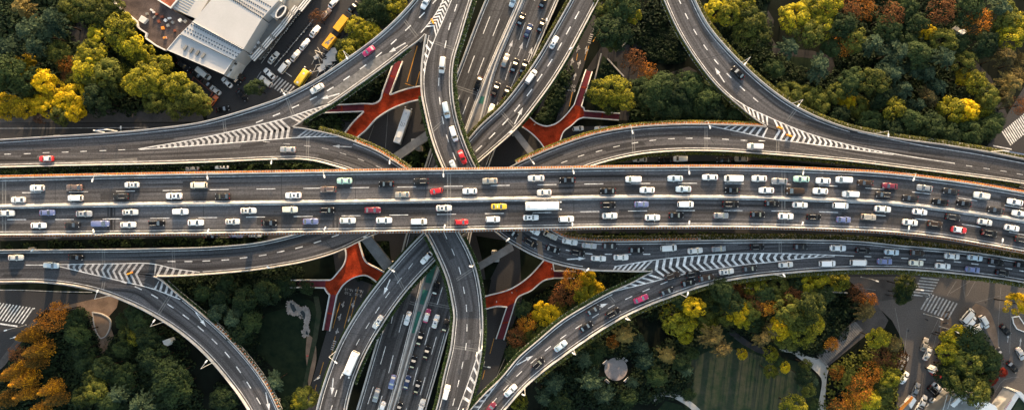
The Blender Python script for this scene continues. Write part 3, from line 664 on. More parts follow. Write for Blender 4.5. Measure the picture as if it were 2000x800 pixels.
# lawns
sheet('lawn', [(1352, 700), (1400, 680), (1450, 684), (1510, 705), (1555, 730), (1572, 770), (1565, 840), (1390, 840), (1352, 790), (1342, 740)], 'lawn', 3*GZ, True)
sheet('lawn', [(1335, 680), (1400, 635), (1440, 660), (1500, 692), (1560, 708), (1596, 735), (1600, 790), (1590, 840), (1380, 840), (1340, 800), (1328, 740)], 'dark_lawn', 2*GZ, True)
sheet('lawn', [(1300, 782), (1330, 790), (1350, 810), (1350, 840), (1290, 840), (1284, 800)], 'dark_lawn', 3*GZ)
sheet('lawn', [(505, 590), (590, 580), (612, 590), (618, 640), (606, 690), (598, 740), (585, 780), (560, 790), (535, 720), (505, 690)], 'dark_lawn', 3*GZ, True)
sheet('lawn', [(612, 578), (622, 578), (628, 610), (620, 660), (606, 720), (596, 770), (588, 770), (602, 700), (612, 650), (618, 610)], 'lawn', 5*GZ)
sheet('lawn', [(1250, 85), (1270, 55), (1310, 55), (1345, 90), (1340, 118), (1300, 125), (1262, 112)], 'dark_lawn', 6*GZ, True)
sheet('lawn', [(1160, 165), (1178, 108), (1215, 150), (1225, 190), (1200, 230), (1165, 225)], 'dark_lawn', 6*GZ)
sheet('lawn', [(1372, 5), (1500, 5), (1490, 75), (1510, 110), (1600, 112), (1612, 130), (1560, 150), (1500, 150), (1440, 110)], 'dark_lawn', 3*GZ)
for bed in ([(120, 320), (680, 316), (720, 340), (640, 350), (0, 345), (0, 328)], [(0, 470), (520, 462), (480, 480), (0, 486)], [(330, 545), (650, 490), (660, 560), (560, 600), (430, 640), (360, 570)],
            [(1060, 345), (1200, 318), (1500, 312), (1900, 350), (1900, 362), (1500, 330), (1100, 350)], [(1090, 455), (1500, 455), (1750, 462), (2000, 500), (2000, 512), (1750, 478), (1500, 468), (1120, 470)],
            [(1015, 480), (1110, 540), (1060, 560), (1020, 600)], [(1100, 545), (1300, 525), (1300, 560), (1140, 620), (1080, 680), (1020, 720), (985, 745), (1010, 640)],
            [(600, 215), (690, 175), (745, 135), (735, 180), (700, 200), (640, 250), (590, 245)], [(1050, 240), (1100, 150), (1115, 130), (1085, 240)], [(930, 460), (990, 470), (975, 510), (950, 560), (945, 520)],
            [(778, 330), (835, 250), (850, 330)], [(690, 470), (760, 470), (765, 520), (740, 560), (700, 545)], [(0, 555), (90, 552), (200, 572), (170, 574), (0, 566)]):
    sheet('planting_bed', bed, 'bed', 7*GZ)
# painted markings on the ground-level streets
def marks(name, polys, m, z=8*GZ):
    mb = MB()
    for q in polys: mb.flat([P(a, b, z) for a, b in q])
    o = mb.build(name, MAT[m]); return tag(o, kind='structure')
def strokes(pts, wpx):
    c = crom(pts, 12); a, b = offset(c, wpx/2), offset(c, -wpx/2); return [(a[i], a[i+1], b[i+1], b[i]) for i in range(len(c)-1)]
def zebra(a, b, n, ln, wpx):
    """n stripes whose centres run from a to b; ln = stripe vector"""
    a, b, l = Vector(a), Vector(b), Vector(ln); u = (b-a).normalized()*wpx/2
    return [(a.lerp(b, i/(n-1))-l/2-u, a.lerp(b, i/(n-1))+l/2-u, a.lerp(b, i/(n-1))+l/2+u, a.lerp(b, i/(n-1))-l/2+u) for i in range(n)]
marks('crosswalk_marking', zebra((-10, 606), (54, 616), 11, (-22, 31), 2.6)+[((0, 630), (34, 635), (34, 638), (0, 633))]+strokes([(60, 605), (68, 601)], 2), 'paint')
marks('crosswalk_marking', zebra((1816, 544), (1799, 577), 7, (36, 4), 2.9)+zebra((1808, 588), (1860, 607), 9, (-18, 31), 3.0)+strokes([(1802, 577), (1815, 581), (1808, 590)], 2.2), 'worn_paint')
marks('crosswalk_marking', zebra((1962, 300), (1958, 288), 3, (36, 7), 2.2)+zebra((1966, 270), (2008, 236), 13, (17, 27), 2.4), 'paint')
marks('crosswalk_marking', zebra((534, 158), (566, 178), 7, (-17, 19), 2.8), 'worn_paint')
marks('street_line', strokes([(-60, 251), (160, 250), (290, 249)], 1)+strokes([(-60, 566), (40, 566), (120, 569), (180, 570)], 1.2)+strokes([(510, 140), (480, 186)], 1)+strokes([(557, 141), (570, 150)], 1.5), 'worn_paint')
marks('street_line', strokes([(815, 90), (795, 160)], 1.6)+strokes([(791, 163), (812, 170)], 1)+strokes([(820, 140), (812, 168)], 1.6)+strokes([(688, 580), (672, 640)], 1.2)+strokes([(664, 590), (650, 640)], 1.2)+strokes([(700, 560), (680, 640)], 1)
      + strokes([(655, 655), (648, 690)], 1)+strokes([(632, 706), (625, 730)], 1)+strokes([(618, 750), (612, 775)], 1)+strokes([(1085, 175), (1078, 195)], 1.3)+strokes([(1150, 90), (1142, 118)], 1.2)+strokes([(1118, 180), (1112, 208)], 1.2)
      + strokes([(1172, 58), (1158, 82)], 1.2)+strokes([(1128, 105), (1126, 118)], 1)+strokes([(1100, 140), (1094, 155)], 1.2)+strokes([(965, 660), (957, 690)], 1)+strokes([(947, 722), (942, 740)], 1.2), 'yellow_paint')
marks('street_line', strokes([(730, 245), (712, 295)], .9)+strokes([(758, 215), (752, 300)], .9)+strokes([(1838, 612), (1815, 660), (1800, 700)], .8)+strokes([(1820, 690), (1838, 615)], .8)+strokes([(1868, 548), (1850, 576)], .9)+strokes([(1882, 548), (1885, 580), (1905, 548)], .9)+strokes([(1856, 572), (1895, 548)], .9)
      + strokes([(1650, 558), (1710, 566)], .9)+strokes([(940, 800), (990, 690)], .8)+strokes([(40, 467), (60, 466)], .8), 'faint_paint')
def garrow(tail, head, w=1.6, hw=6, cross=None):
    a, b = Vector(tail), Vector(head); t = (b-a); L = t.length; t.normalize(); n = Vector((-t.y, t.x)); k = b-t*L*.45
    q = [(a-n*w/2, k-n*w/2, k+n*w/2, a+n*w/2), (k-n*hw/2, b, k+n*hw/2)]
    if cross: c = a+t*L*.25; q.append((c, c+t*L*.2+n*cross*3.2, c+t*L*.32+n*cross*3.0, c+t*L*.14)); q.append((c+t*L*.1+n*cross*2.2, c+t*L*.34+n*cross*5, c+t*L*.42+n*cross*2.4))
    return q
am = []
for t_, h_, c_ in (((1106, 152), (1109, 137), 1), ((1121, 157), (1125, 142), -1), ((1114, 130), (1119, 112), 1), ((1129, 134), (1134, 117), -1), ((1126, 102), (1131, 88), 1), ((1143, 106), (1146, 90), 1), ((1158, 62), (1168, 34), None),
                   ((666, 612), (662, 626), 1), ((684, 616), (680, 630), -1), ((672, 588), (669, 600), 1), ((692, 586), (688, 602), 1), ((660, 640), (656, 652), -1)):
    am += garrow(t_, h_, 1.6, 5.5, c_)
marks('lane_arrow_marking', am, 'worn_paint', 9*GZ)
marks('lane_arrow_marking', garrow((88, 465), (120, 464), 1.4, 4)+garrow((254, 465), (286, 464), 1.4, 4)+garrow((430, 463), (450, 463), 1.2, 4), 'faint_paint', 9*GZ)
def lettering(body, pos, ang, size, m, z=9*GZ, parent=None, name='road_lettering'):
    c = bpy.data.curves.new(name, 'FONT'); c.body = body; c.size = size; c.align_x = 'CENTER'; c.align_y = 'CENTER'; c.materials.append(MAT[m])
    o = bpy.data.objects.new(name, c); COL.objects.link(o); o.location = P(*pos, z); o.rotation_euler = (0, 0, ang)
    if parent: o.parent = parent; o.location = pos
    else: tag(o, kind='structure')
    return o
for body, pos in (('7-10', (1098, 163)), ('7-10', (1116, 168)), ('16-19', (1095, 171)), ('16-19', (1114, 176))): lettering(body, pos, R(-14), 1.5, 'worn_paint')
for body, pos in (('7-10', (680, 572)), ('7-10', (700, 575)), ('16-19', (682, 565)), ('16-19', (702, 567))): lettering(body, pos, R(166), 1.3, 'worn_paint')
marks('road_lettering', [((1150+dx, 80+dy), (1156+dx, 82+dy), (1155.5+dx, 83.4+dy), (1149.5+dx, 81.4+dy)) for dx, dy in ((3, -14), (1.6, -10), (0, -6), (-1, -2), (-2, 2))]+[((647-dx, 676+dy), (653-dx, 678+dy), (652.5-dx, 679.4+dy), (646.5-dx, 677.4+dy)) for dx, dy in ((-4, -12), (-3, -8), (-1, -4), (0, 0), (1, 4))], 'worn_paint', 9*GZ)

# ------------------------------------------------------------------ red footbridges
def footbridge(outline, rails, stairs, label):
    o = empty('footbridge', P(*outline[0], 0)); tag(o, label, 'footbridge', 'red pedestrian footbridges'); off = o.location
    mb = MB(); w_ = [P(a, b, Z_FOOT)-off for a, b in outline]; mb.prism([(q.x, q.y) for q in w_], Z_FOOT-.6, Z_FOOT); mb.build('walkway', MAT['red_deck'], o)
    def rail(pts3, par=None):
        mb = MB(); rings = []
        for i, p in enumerate(pts3):
            t = (pts3[min(i+1, len(pts3)-1)]-pts3[max(i-1, 0)]); t.z = 0; t.normalize(); n = Vector((-t.y, t.x, 0))
            rings.append([p-off+n*.16+Vector((0, 0, -.2)), p-off+n*.16+Vector((0, 0, 1.1)), p-off-n*.16+Vector((0, 0, 1.1)), p-off-n*.16+Vector((0, 0, -.2))])
        mb.loft(rings); ob = mb.build('railing', MAT['white_rail'], par or o)
        import bmesh
        bm = bmesh.new(); bm.from_mesh(ob.data); bmesh.ops.recalc_face_normals(bm, faces=bm.faces); bm.to_mesh(ob.data); bm.free()
    for r in rails: rail([P(*q, Z_FOOT) for q in crom(r, 5)])
    for a0, a1, b0, b1 in stairs:        # top edge a0-a1 at deck height, bottom edge b0-b1 at the ground
        A0, A1, B0, B1 = P(*a0, Z_FOOT-.02), P(*a1, Z_FOOT-.02), P(*b0, .1), P(*b1, .1)
        mb = MB(); n = 22
        for i in range(n):
            u, v = i/n, (i+1)/n; zt = Z_FOOT-.05-(Z_FOOT-.1)*(i+.5)/n
            if .46 < u < .54: zt = Z_FOOT-.05-(Z_FOOT-.1)*.5
            q = [A0.lerp(B0, u), A1.lerp(B1, u), A1.lerp(B1, v), A0.lerp(B0, v)]; mb.prism([(k.x-off.x, k.y-off.y) for k in q], max(zt-.5, 0), zt)
        st = mb.build('stairs', MAT['purple_stair'], o); rail([A0, (A0+B0)/2, B0], st); rail([A1, (A1+B1)/2, B1], st)
        c = (A0.lerp(B0, .5)+A1.lerp(B1, .5))/2-off; mb = MB()
        l0, l1, l2, l3 = (A0.lerp(B0, .46), A1.lerp(B1, .46), A1.lerp(B1, .54), A0.lerp(B0, .54)); zm = Z_FOOT-.05-(Z_FOOT-.1)*.5
        mb.prism([(k.x-off.x, k.y-off.y) for k in (l0, l1, l2, l3)], zm+.01, zm+.06); mb.build('landing', MAT['red_deck'], st)
    c = sum((Vector(q) for q in outline), Vector((0, 0)))/len(outline)
    q = P(*c, Z_FOOT-.6)-off; mb = MB(); mb.tube([(q.x, q.y, 0), (q.x, q.y, Z_FOOT-.62)], .45, 10); mb.build('pier', MAT['concrete'], o)
footbridge([(748, 180), (762, 186), (790, 176), (830, 168), (855, 167), (855, 194), (817, 196), (790, 203), (760, 216), (735, 233), (715, 255), (700, 268), (690, 285), (665, 275), (676, 258), (690, 240), (711, 219), (711, 203), (735, 202), (743, 196)],
           [[(711, 203), (735, 202), (743, 196), (748, 180)], [(762, 186), (790, 176), (830, 168), (855, 167)], [(855, 194), (817, 196), (790, 203), (760, 216), (735, 233), (715, 255), (700, 268), (690, 285)], [(711, 219), (690, 240), (676, 258), (665, 275)]],
           [((748, 180), (762, 186), (771, 118), (787, 121)), ((711, 203), (711, 218), (628, 207), (628, 221))], 'orange-red footbridge crossing by the white bus roof')
footbridge([(1010, 222), (1021, 215), (1035, 230), (1052, 243), (1068, 247), (1085, 242), (1105, 225), (1121, 205), (1135, 208), (1141, 217), (1139, 230), (1132, 232), (1115, 246), (1100, 258), (1094, 275), (1090, 305), (1072, 310), (1060, 285), (1045, 267), (1020, 248), (1000, 236)],
           [[(1021, 215), (1035, 230), (1052, 243), (1068, 247), (1085, 242), (1105, 225), (1121, 205)], [(1135, 208), (1140, 212), (1141, 217)], [(1139, 230), (1132, 232), (1115, 246), (1100, 258), (1094, 275), (1090, 305)], [(1000, 236), (1020, 248), (1045, 267), (1060, 285), (1072, 310)]],
           [((1121, 205), (1135, 208), (1144, 137), (1156, 141)), ((1141, 217), (1139, 230), (1210, 222), (1208, 235))], 'orange-red footbridge whose stairs end beside the bright yellow-topped trees')
footbridge([(668, 470), (700, 465), (706, 487), (715, 510), (735, 522), (760, 536), (768, 548), (745, 560), (735, 549), (715, 537), (695, 540), (672, 555), (659, 575), (645, 575), (638, 567), (635, 561), (636, 546), (645, 546), (660, 532), (675, 510), (677, 495)],
           [[(668, 470), (677, 495), (675, 510), (660, 532), (645, 546), (636, 546)], [(700, 465), (706, 487), (715, 510), (735, 522), (760, 536)], [(745, 560), (735, 549), (715, 537), (695, 540), (672, 555), (659, 575)], [(635, 561), (638, 567), (645, 575)]],
           [((645, 575), (659, 575), (632, 643), (645, 645)), ((636, 546), (635, 561), (566, 546), (567, 560))], 'orange-red footbridge above the lawn with the pale rock pond')
footbridge([(920, 586), (950, 577), (1000, 562), (1030, 542), (1062, 508), (1080, 515), (1082, 528), (1082, 542), (1064, 546), (1038, 566), (1008, 584), (1006, 590), (990, 598), (970, 597), (950, 602), (925, 608)],
           [[(920, 586), (950, 577), (1000, 562), (1030, 542), (1062, 508)], [(1080, 515), (1082, 528)], [(1082, 542), (1064, 546), (1038, 566), (1008, 584), (1006, 590)], [(990, 598), (970, 597), (950, 602), (925, 608)]],
           [((1006, 590), (990, 598), (984, 662), (969, 660)), ((1082, 528), (1082, 542), (1124, 529), (1122, 542))], 'dark brick-red footbridge beside the orange and yellow trees below the viaduct')

# ------------------------------------------------------------------ buildings
def thing(name, label, cat, px, z=0, group=None):
    o = empty(name, P(*px, z)); return tag(o, label, cat, group)
def prism_part(name, o, pts, z0, z1, m, zpx=None):
    """polygon given in photograph pixels at its top height z1"""
    mb = MB(); w_ = [P(a, b, z1 if zpx is None else zpx)-o.location for a, b in pts]; mb.prism([(q.x, q.y) for q in w_], z0, z1); return mb.build(name, MAT[m], o)
def rim(name, o, pts, z, wpx, h, m, closed=True):
    pts = [Vector(p) for p in pts]; n = len(pts); mb = MB(); a = sum(pts[i].x*pts[(i+1) % n].y-pts[(i+1) % n].x*pts[i].y for i in range(n)); sg = 1 if a > 0 else -1
    for i in range(n if closed else n-1):
        p, q = pts[i], pts[(i+1) % n]; t = (q-p).normalized(); nn = Vector((-t.y, t.x))*wpx*sg; k = [p, q, q+nn, p+nn]
        if i % 2: k = [p+t*.01, q-t*.01, q-t*.01+nn, p+t*.01+nn]
        w_ = [P(*v, z)-o.location for v in k]; mb.prism([(v.x, v.y) for v in w_], z+.002*(i % 3)-.3, z+h+.002*(i % 3))
    return mb.build(name, MAT[m], o)
mall = thing('exhibition_hall', 'large white-roofed hall with rows of dark skylights and a brown flat roof wing', 'building', (420, 60))
hz = 9.0
brown = [(226, -40), (232, 12), (270, 42), (286, 35), (284, 38), (272, 52), (290, 66), (284, 73), (306, 88), (324, 98), (352, 67), (385, 48), (362, 34), (335, 18), (308, 2), (270, -40)]
brown = [(195, -40), (232, 12), (270, 42), (273, 54), (290, 66), (288, 75), (306, 88), (326, 98), (352, 67), (385, 46), (335, 18), (308, 1), (300, -40)]
prism_part('brown_wing', mall, brown, 0, 7, 'roof_dark')
rim('roof_parapet', mall, [(195, -40), (232, 12), (270, 42), (273, 54), (290, 66), (288, 75), (306, 88), (326, 98)], 7, -2.6, .9, 'white_rail', False)
prism_part('roof_box', mall, [(270, 40), (276, 30), (288, 37), (280, 46)], 7, 8.2, 'white_rail')
prism_part('stair_head', mall, [(308, 1), (335, 18), (350, 0), (320, -22)], 6.9, 8.5, 'roof_red'); rim('roof_parapet', mall, [(350, 0), (335, 18), (308, 1)], 8.5, 2.5, .6, 'white_rail', False)
for k, (x, y) in enumerate(((296, 20), (301, 34), (316, 33), (331, 36), (337, 44), (318, 55), (322, 74), (287, 27), (306, 28), (323, 40), (328, 50), (310, 42), (300, 24), (322, 74), (341, 60), (352, 40), (362, 42))):
    mb = MB(); q = P(x, y, 7.5)-mall.location; mb.box((q.x, q.y, 7.4), (random.uniform(.5, 1.1), random.uniform(.4, 1.0), random.uniform(.4, .9)), random.random()); mb.build('roof_unit', MAT['orange_plastic' if k in (5, 13) else ('white_rail', 'roof_grey', 'roof_red')[k % 3]], mall)
prism_part('front_hall', mall, [(326, 98), (352, 67), (456, 118), (438, 146)], 0, hz, 'white_roof')
prism_part('end_ledge', mall, [(438, 147.5), (458, 117), (468, 115), (447, 150)], 0, 7, 'white_rail')
for a in ((449, 136), (459, 124)):
    mb = MB(); q = P(*a, 7.2)-mall.location; mb.box((q.x, q.y, 7.2), (1.2, .7, .35), R(-30)); mb.build('vent', MAT['trim'], mall)
prism_part('step_roof', mall, [(352, 66), (375, 44), (474, 98), (457, 117)], 0, hz+1.2, 'white_roof')
prism_part('main_roof', mall, [(376, 43), (428, -18), (512, 36), (475, 97)], 0, hz+2.2, 'white_roof')
prism_part('step_roof', mall, [(429, -19), (450, -50), (545, 0), (513, 35)], 0, hz+1.2, 'white_roof')
prism_part('ribbed_roof', mall, [(337, 17), (358, -12), (380, -50), (432, -40), (384, 37), (362, 28)], 0, 8.2, 'white_roof')
mb = MB()
for i in range(15):
    a = Vector((339, 16)).lerp(Vector((378, -46)), i/14); b = a+Vector((25, 13)); w0, w1 = P(*a, 8.2)-mall.location, P(*b, 8.2)-mall.location; mb.tube([w0+Vector((0, 0, .03)), w1+Vector((0, 0, .03))], .12, 4)
mb.build('roof_ribs', MAT['roof_grey'], mall)
def skylights(a, b, n, z, sz=.62, par=None):
    mb = MB()
    for i in range(n):
        q = P(*Vector(a).lerp(Vector(b), (i+.5)/n), z)-mall.location; mb.box((q.x, q.y, z+.08), (sz*.75, sz*.62, .16), R(-27))
    mb.build('skylight_row', MAT['glass'], par or min((q for q in mall.children if q.name.startswith(('step_roof', 'main_roof'))), key=lambda q: 0))
skylights((359, 59), (464, 112), 18, hz+1.2); skylights((364, 54), (468, 107), 20, hz+1.2, .55); skylights((372, 47), (473, 100), 22, hz+1.2, .62); skylights((378, 45), (474, 95), 26, hz+2.2, .5)
skylights((428, -15), (511, 34), 22, hz+2.2, .6); skylights((434, -18), (516, 29), 20, hz+1.2, .6); skylights((440, -24), (522, 22), 20, hz+1.2, .6); skylights((446, -32), (530, 14), 20, hz+1.2, .6)
for a in ((363, 94), (375, 99), (387, 104), (398, 109)):
    mb = MB(); q = P(*a, hz)-mall.location; mb.box((q.x, q.y, hz+.35), (.7, 1.7, .7), R(-35)); mb.build('vent', MAT['roof_grey'], mall)
rim('gutter', mall, [(352, 67), (326, 98), (438, 146), (456, 118)], hz, 1.2, .35, 'white_rail')
rim('gutter', mall, [(376, 43), (475, 97)], hz+2.2, 1.2, .25, 'white_rail', False)
court = thing('courtyard_wing', 'dark flat-roofed wing between the white hall and the zigzag arcade', 'building', (500, 70))
prism_part('flat_roof', court, [(474, 100), (512, 42), (545, 6), (600, -40), (625, -40), (540, 62), (500, 112), (470, 105)], 0, 4.5, 'roof_grey')
for (x, y) in ((478, 98), (490, 103), (498, 92), (512, 55), (505, 84)):
    mb = MB(); q = P(x, y, 4.9)-court.location; mb.box((q.x, q.y, 4.9), (.9, .8, .8), .5); mb.build('roof_unit', MAT['white_rail'], court)
rim('roof_edge', court, [(470, 105), (500, 113)], 4.5, 1.2, .5, 'white_rail', False)
wc = thing('barrel_annex', 'white curved annex with an oval dark rim at the arcade', 'building', (530, 20))
prism_part('shell', wc, [(505, 0), (512, -30), (560, -20), (546, 14), (535, 36), (517, 20)], 0, 7.5, 'white_rail')
mb = MB(); ring = [Vector((549, 24))+Matrix.Rotation(R(-52), 2)@Vector((math.cos(2*math.pi*k/28)*14.5, math.sin(2*math.pi*k/28)*7.5)) for k in range(28)]
prism_part('oval_drum', wc, ring, 7.02, 9, 'trim'); rim('oval_rim', wc, ring, 9, 2.2, .5, 'white_rail')
arc_ = thing('arcade', 'white slatted zigzag arcade roof beside the row of parked scooters', 'arcade', (550, 60))
segs = [((487, 112), (517, 92), (529, 80)), ((507, 88), (534, 66), (546, 54)), ((526, 66), (552, 42), (565, 30)), ((545, 42), (566, 20), (576, 8)), ((562, 18), (596, -14), (610, -30))]
def slat_seg(a, b, wd=13, n=3):
    a, b = Vector(a), Vector(b); t = (b-a).normalized(); nn = Vector((-t.y, t.x)); nn = nn if nn.x > 0 else -nn
    prism_part('canopy', arc_, [a, b, b+nn*wd, a+nn*wd], 5.2, 6.0, 'trim')
    mb = MB()
    for i in range(n):
        o0 = nn*(wd*(i+.12)/n); o1 = nn*(wd*(i+.70)/n); w_ = [P(*v, 6.2)-arc_.location for v in (a+o0, b+o0, b+o1, a+o1)]; mb.prism([(v.x, v.y) for v in w_], 6.003, 6.3)
    mb.build('slats', MAT['white_rail'], arc_)
for a, b in (((488, 112), (510, 88)), ((507, 92), (529, 66)), ((526, 70), (549, 44)), ((547, 46), (566, 20)), ((564, 24), (575, 10)), ((580, 16), (606, -16))): slat_seg(a, b)
yard = thing('scooter_fence', 'long low railing in front of the arcade', 'fence', (560, 80))
mb = MB()
for a, b in (((510, 124), (592, 14)), ((536, 130), (612, 38))): mb.tube([P(*a, .9)-yard.location, P(*b, .9)-yard.location], .06, 5)
mb.build('rail', MAT['steel'], yard)
# bottom right low building, sign hoarding, kiosk
k1 = thing('low_building', 'dark flat-roofed building with two pale rooftop boxes beneath the round tree island', 'building', (1900, 785))
prism_part('hall', k1, [(1822, 815), (1868, 766), (1920, 772), (1975, 830), (1960, 860), (1800, 860)], 0, 7, 'roof_grey')
prism_part('roof_panel', k1, [(1857, 790), (1878, 771), (1884, 774), (1864, 795)], 7.02, 7.6, 'lamp_white'); prism_part('roof_panel', k1, [(1896, 789), (1908, 774), (1920, 780), (1906, 794)], 7.02, 8.0, 'lamp_white')
prism_part('glass_strip', k1, [(1903, 787), (1909, 779), (1913, 781), (1906, 790)], 8.02, 8.2, 'glass'); prism_part('awning', k1, [(1916, 800), (1926, 782), (1945, 792), (1952, 806), (1940, 830)], 7.02, 7.9, 'paint_C'.replace('paint_C', 'lamp_white'))
mb = MB()
for i in range(9): mb.tube([P(1842+i*9, 800-3*i if i < 5 else 776+2*i, 7.1)-k1.location, P(1850+i*9, 770+i*1.2, 7.1)-k1.location], .1, 4)
mb.build('roof_pipes', MAT['steel'], k1)
k2 = thing('gate_building', 'long white-edged building with small red lettering in the bottom corner', 'building', (1985, 790))
prism_part('white_wing', k2, [(1956, 806), (1984, 766), (1992, 771), (1966, 812)], 0, 6, 'white_rail'); prism_part('green_roof', k2, [(1970, 812), (1993, 774), (2040, 800), (2010, 840)], 0, 5.4, 'lawn')
prism_part('white_wing', k2, [(1984, 764), (1994, 764), (2020, 790), (2012, 796)], 0, 6.2, 'white_rail')
mb = MB()
for i in range(7):
    q = P(1963+i*1.9, 797-i*2.9, 6.05)-k2.location; mb.box((q.x, q.y, 6.06), (.26, .12, .1), R(45)); mb.box((q.x+.12, q.y-.1, 6.06), (.12, .3, .1), R(45))
mb.build('red_lettering', MAT['red_paint'], k2)
k3 = thing('site_cabin', 'small roadside cabin with cream roof and orange beams at the bottom edge', 'cabin', (1775, 795))
prism_part('roof', k3, [(1776, 789), (1786, 775), (1790, 781), (1780, 797)], 0, 3.2, 'lamp_white'); prism_part('beam', k3, [(1756, 800), (1782, 774), (1784, 777), (1760, 803)], 2.4, 2.9, 'orange_plastic'); prism_part('roof', k3, [(1765, 797), (1774, 789), (1778, 795), (1770, 806)], 0, 2.6, 'roof_grey')
kr = thing('kiosk', 'red and white roofed kiosk at the side of the tree island', 'kiosk', (1830, 728))
prism_part('red_roof', kr, [(1826, 731), (1833, 722), (1842, 731), (1835, 740)], 0, 3.2, 'red_paint'); prism_part('white_roof_half', kr, [(1820, 722), (1828, 715), (1833, 721), (1825.5, 730)], 0, 3.0, 'lamp_white')
hut = thing('park_hut', 'small pale roofed hut among the autumn trees', 'hut', (1880, 62)); prism_part('roof', hut, [(1873, 62), (1881, 56), (1888, 62), (1880, 69)], 0, 3.5, 'lamp_white'); prism_part('porch', hut, [(1862, 56), (1868, 50), (1876, 57), (1870, 62)], 0, 2.6, 'roof_grey')
sc_ = thing('stone_marker', 'white angular stone marker on the dark park ground', 'stone', (325, 667)); prism_part('slab', sc_, [(317, 665), (325, 662), (333, 660), (334, 667), (327, 675), (320, 672)], 0, 3.0, 'lamp_white')
wallr = thing('red_wall', 'low dark red wall around the yard beside the white hall', 'wall', (400, 165)); rim('wall_run', wallr, [(370, 168), (378, 150), (416, 181), (404, 200)], 1.6, .9, .3, 'roof_red', False)
# round plaza with four benches
pl = sheet('round_plaza', [(1203+22.5*math.cos(2*math.pi*i/40), 720+22.5*math.sin(2*math.pi*i/40)) for i in range(40)], 'stone_round', 6*GZ)
for (x, y, a), nm in zip(((1182, 706, 40), (1220, 701, -40), (1186, 743, -40), (1223, 740, 45)), ('whose end points at the orange tree', 'nearest the pale willow tree', 'farthest from the viaduct beside a blue-green tree', 'on the lawn side')):
    b = empty('park_bench', P(x, y, 0), R(a)); tag(b, 'pale stone bench by the round plaza, '+nm, 'bench', 'benches around the round stone plaza')
    mb = MB(); mb.box((0, 0, .45), (1.9, .85, .12)); mb.build('seat', MAT['stone_round'], b)
    for sx in (-.65, .65): mb = MB(); mb.box((sx, 0, .195), (.2, .7, .39)); mb.build('leg', MAT['stone_round'], b)
    mb = MB(); mb.box((0, .36, .72), (1.9, .1, .4)); mb.build('backrest', MAT['lamp_white'], b)
# rock pond
rk = thing('rock_pond', 'pale rock-edged pond of winding shape on the dark lawn', 'pond', (585, 620))
edge = [(563, 588), (572, 587), (580, 594), (588, 600), (598, 598), (604, 605), (606, 620), (602, 632), (604, 648), (602, 655), (596, 657), (591, 645), (594, 638), (592, 620), (586, 613), (576, 616), (568, 614), (560, 602)]
c = [tuple(v) for v in crom(edge+[edge[0]], 4)][:-1]; prism_part('rock_bed', rk, c, 0, .3, 'rock')
for q in ([(566, 591), (571, 591), (576, 599), (579, 606), (574, 609), (568, 600)], [(585, 607), (592, 606), (596, 612), (594, 624), (590, 616)], [(598, 645), (602, 647), (601, 653), (597, 652)]):
    prism_part('water_surface', rk, [tuple(v) for v in crom(q+[q[0]], 3)][:-1], .303, .34, 'water')
mb = MB()
for p in c:
    q = P(p[0]+random.uniform(-1.2, .8), p[1]+random.uniform(-1.2, .8), .2)-rk.location; r = random.uniform(.2, .5); mb.box((q.x, q.y, .38), (r*1.7, r*1.2, r), random.random()*3)
for k in range(26):
    p = random.choice(c); q = P(p[0]*.8+583*.2+random.uniform(-3, 3), p[1]*.85+620*.15+random.uniform(-3, 3), .2)-rk.location; r = random.uniform(.2, .55); mb.box((q.x, q.y, .4), (r*1.5, r*1.1, r*.9), random.random()*3)
mb.build('boulders', MAT['rock'], rk)
# triangular planter in the left pavement
tp = thing('kerbed_bed', 'long teardrop flower bed with pale kerb in the brown pavement', 'flower bed', (195, 630))
tdr = [tuple(v) for v in crom([(180, 608), (200, 612), (216, 624), (214, 645), (205, 658), (198, 661), (190, 652), (184, 636), (180, 608)], 4)][:-1]
prism_part('soil', tp, tdr, 0, .35, 'brown_pavement'); rim('kerb', tp, tdr, .36, 2, .25, 'concrete')
hw = thing('garden_wall', 'long thin low wall between the trees beneath the right-hand ramp', 'wall', (1560, 567)); mb = MB(); mb.tube([P(1450, 562, 1.2)-hw.location, P(1655, 571, 1.2)-hw.location], .25, 5); mb.build('wall_run', MAT['concrete'], hw)
for a, b, nm in (((1205, 100), (1240, 66), 'white low wall beside the path under the green trees'), ((1174, 105), (1160, 160), 'pale kerb wall along the grassy triangle by the footbridge stairs'), ((1186, 115), (1218, 150), 'pale broken kerb along the top of the grassy triangle')):
    g = thing('low_wall', nm, 'wall', a); mb = MB(); A, B = P(*a, 0)-g.location, P(*b, 0)-g.location; t = (B-A); mb.box(((A+B)/2).to_tuple()[:2]+(.3,), (t.length, .4, .6), math.atan2(t.y, t.x)); mb.build('wall_run', MAT['concrete'], g)
br = thing('boardwalk', 'striped grey boardwalk bridge leading into the park path', 'footbridge', (1645, 670)); mb = MB()
for i in range(26):
    a = Vector((1604, 704)).lerp(Vector((1678, 634)), i/26); b = Vector((1604, 704)).lerp(Vector((1678, 634)), (i+.8)/26); n = Vector((8, 9)); w_ = [P(*v, .5)-br.location for v in (a-n, b-n, b+n, a+n)]; mb.prism([(v.x, v.y) for v in w_], .3, .5+.003*(i % 2))
mb.build('planks', MAT['dark_concrete'], br)
for s_ in (-1, 1):
    mb = MB(); n = Vector((8.6, 9.6))*s_; mb.tube([P(*(Vector((1604, 704))+n), 1.3)-br.location, P(*(Vector((1678, 634))+n), 1.3)-br.location], .08, 5); mb.build('handrail', MAT['trim'], br)


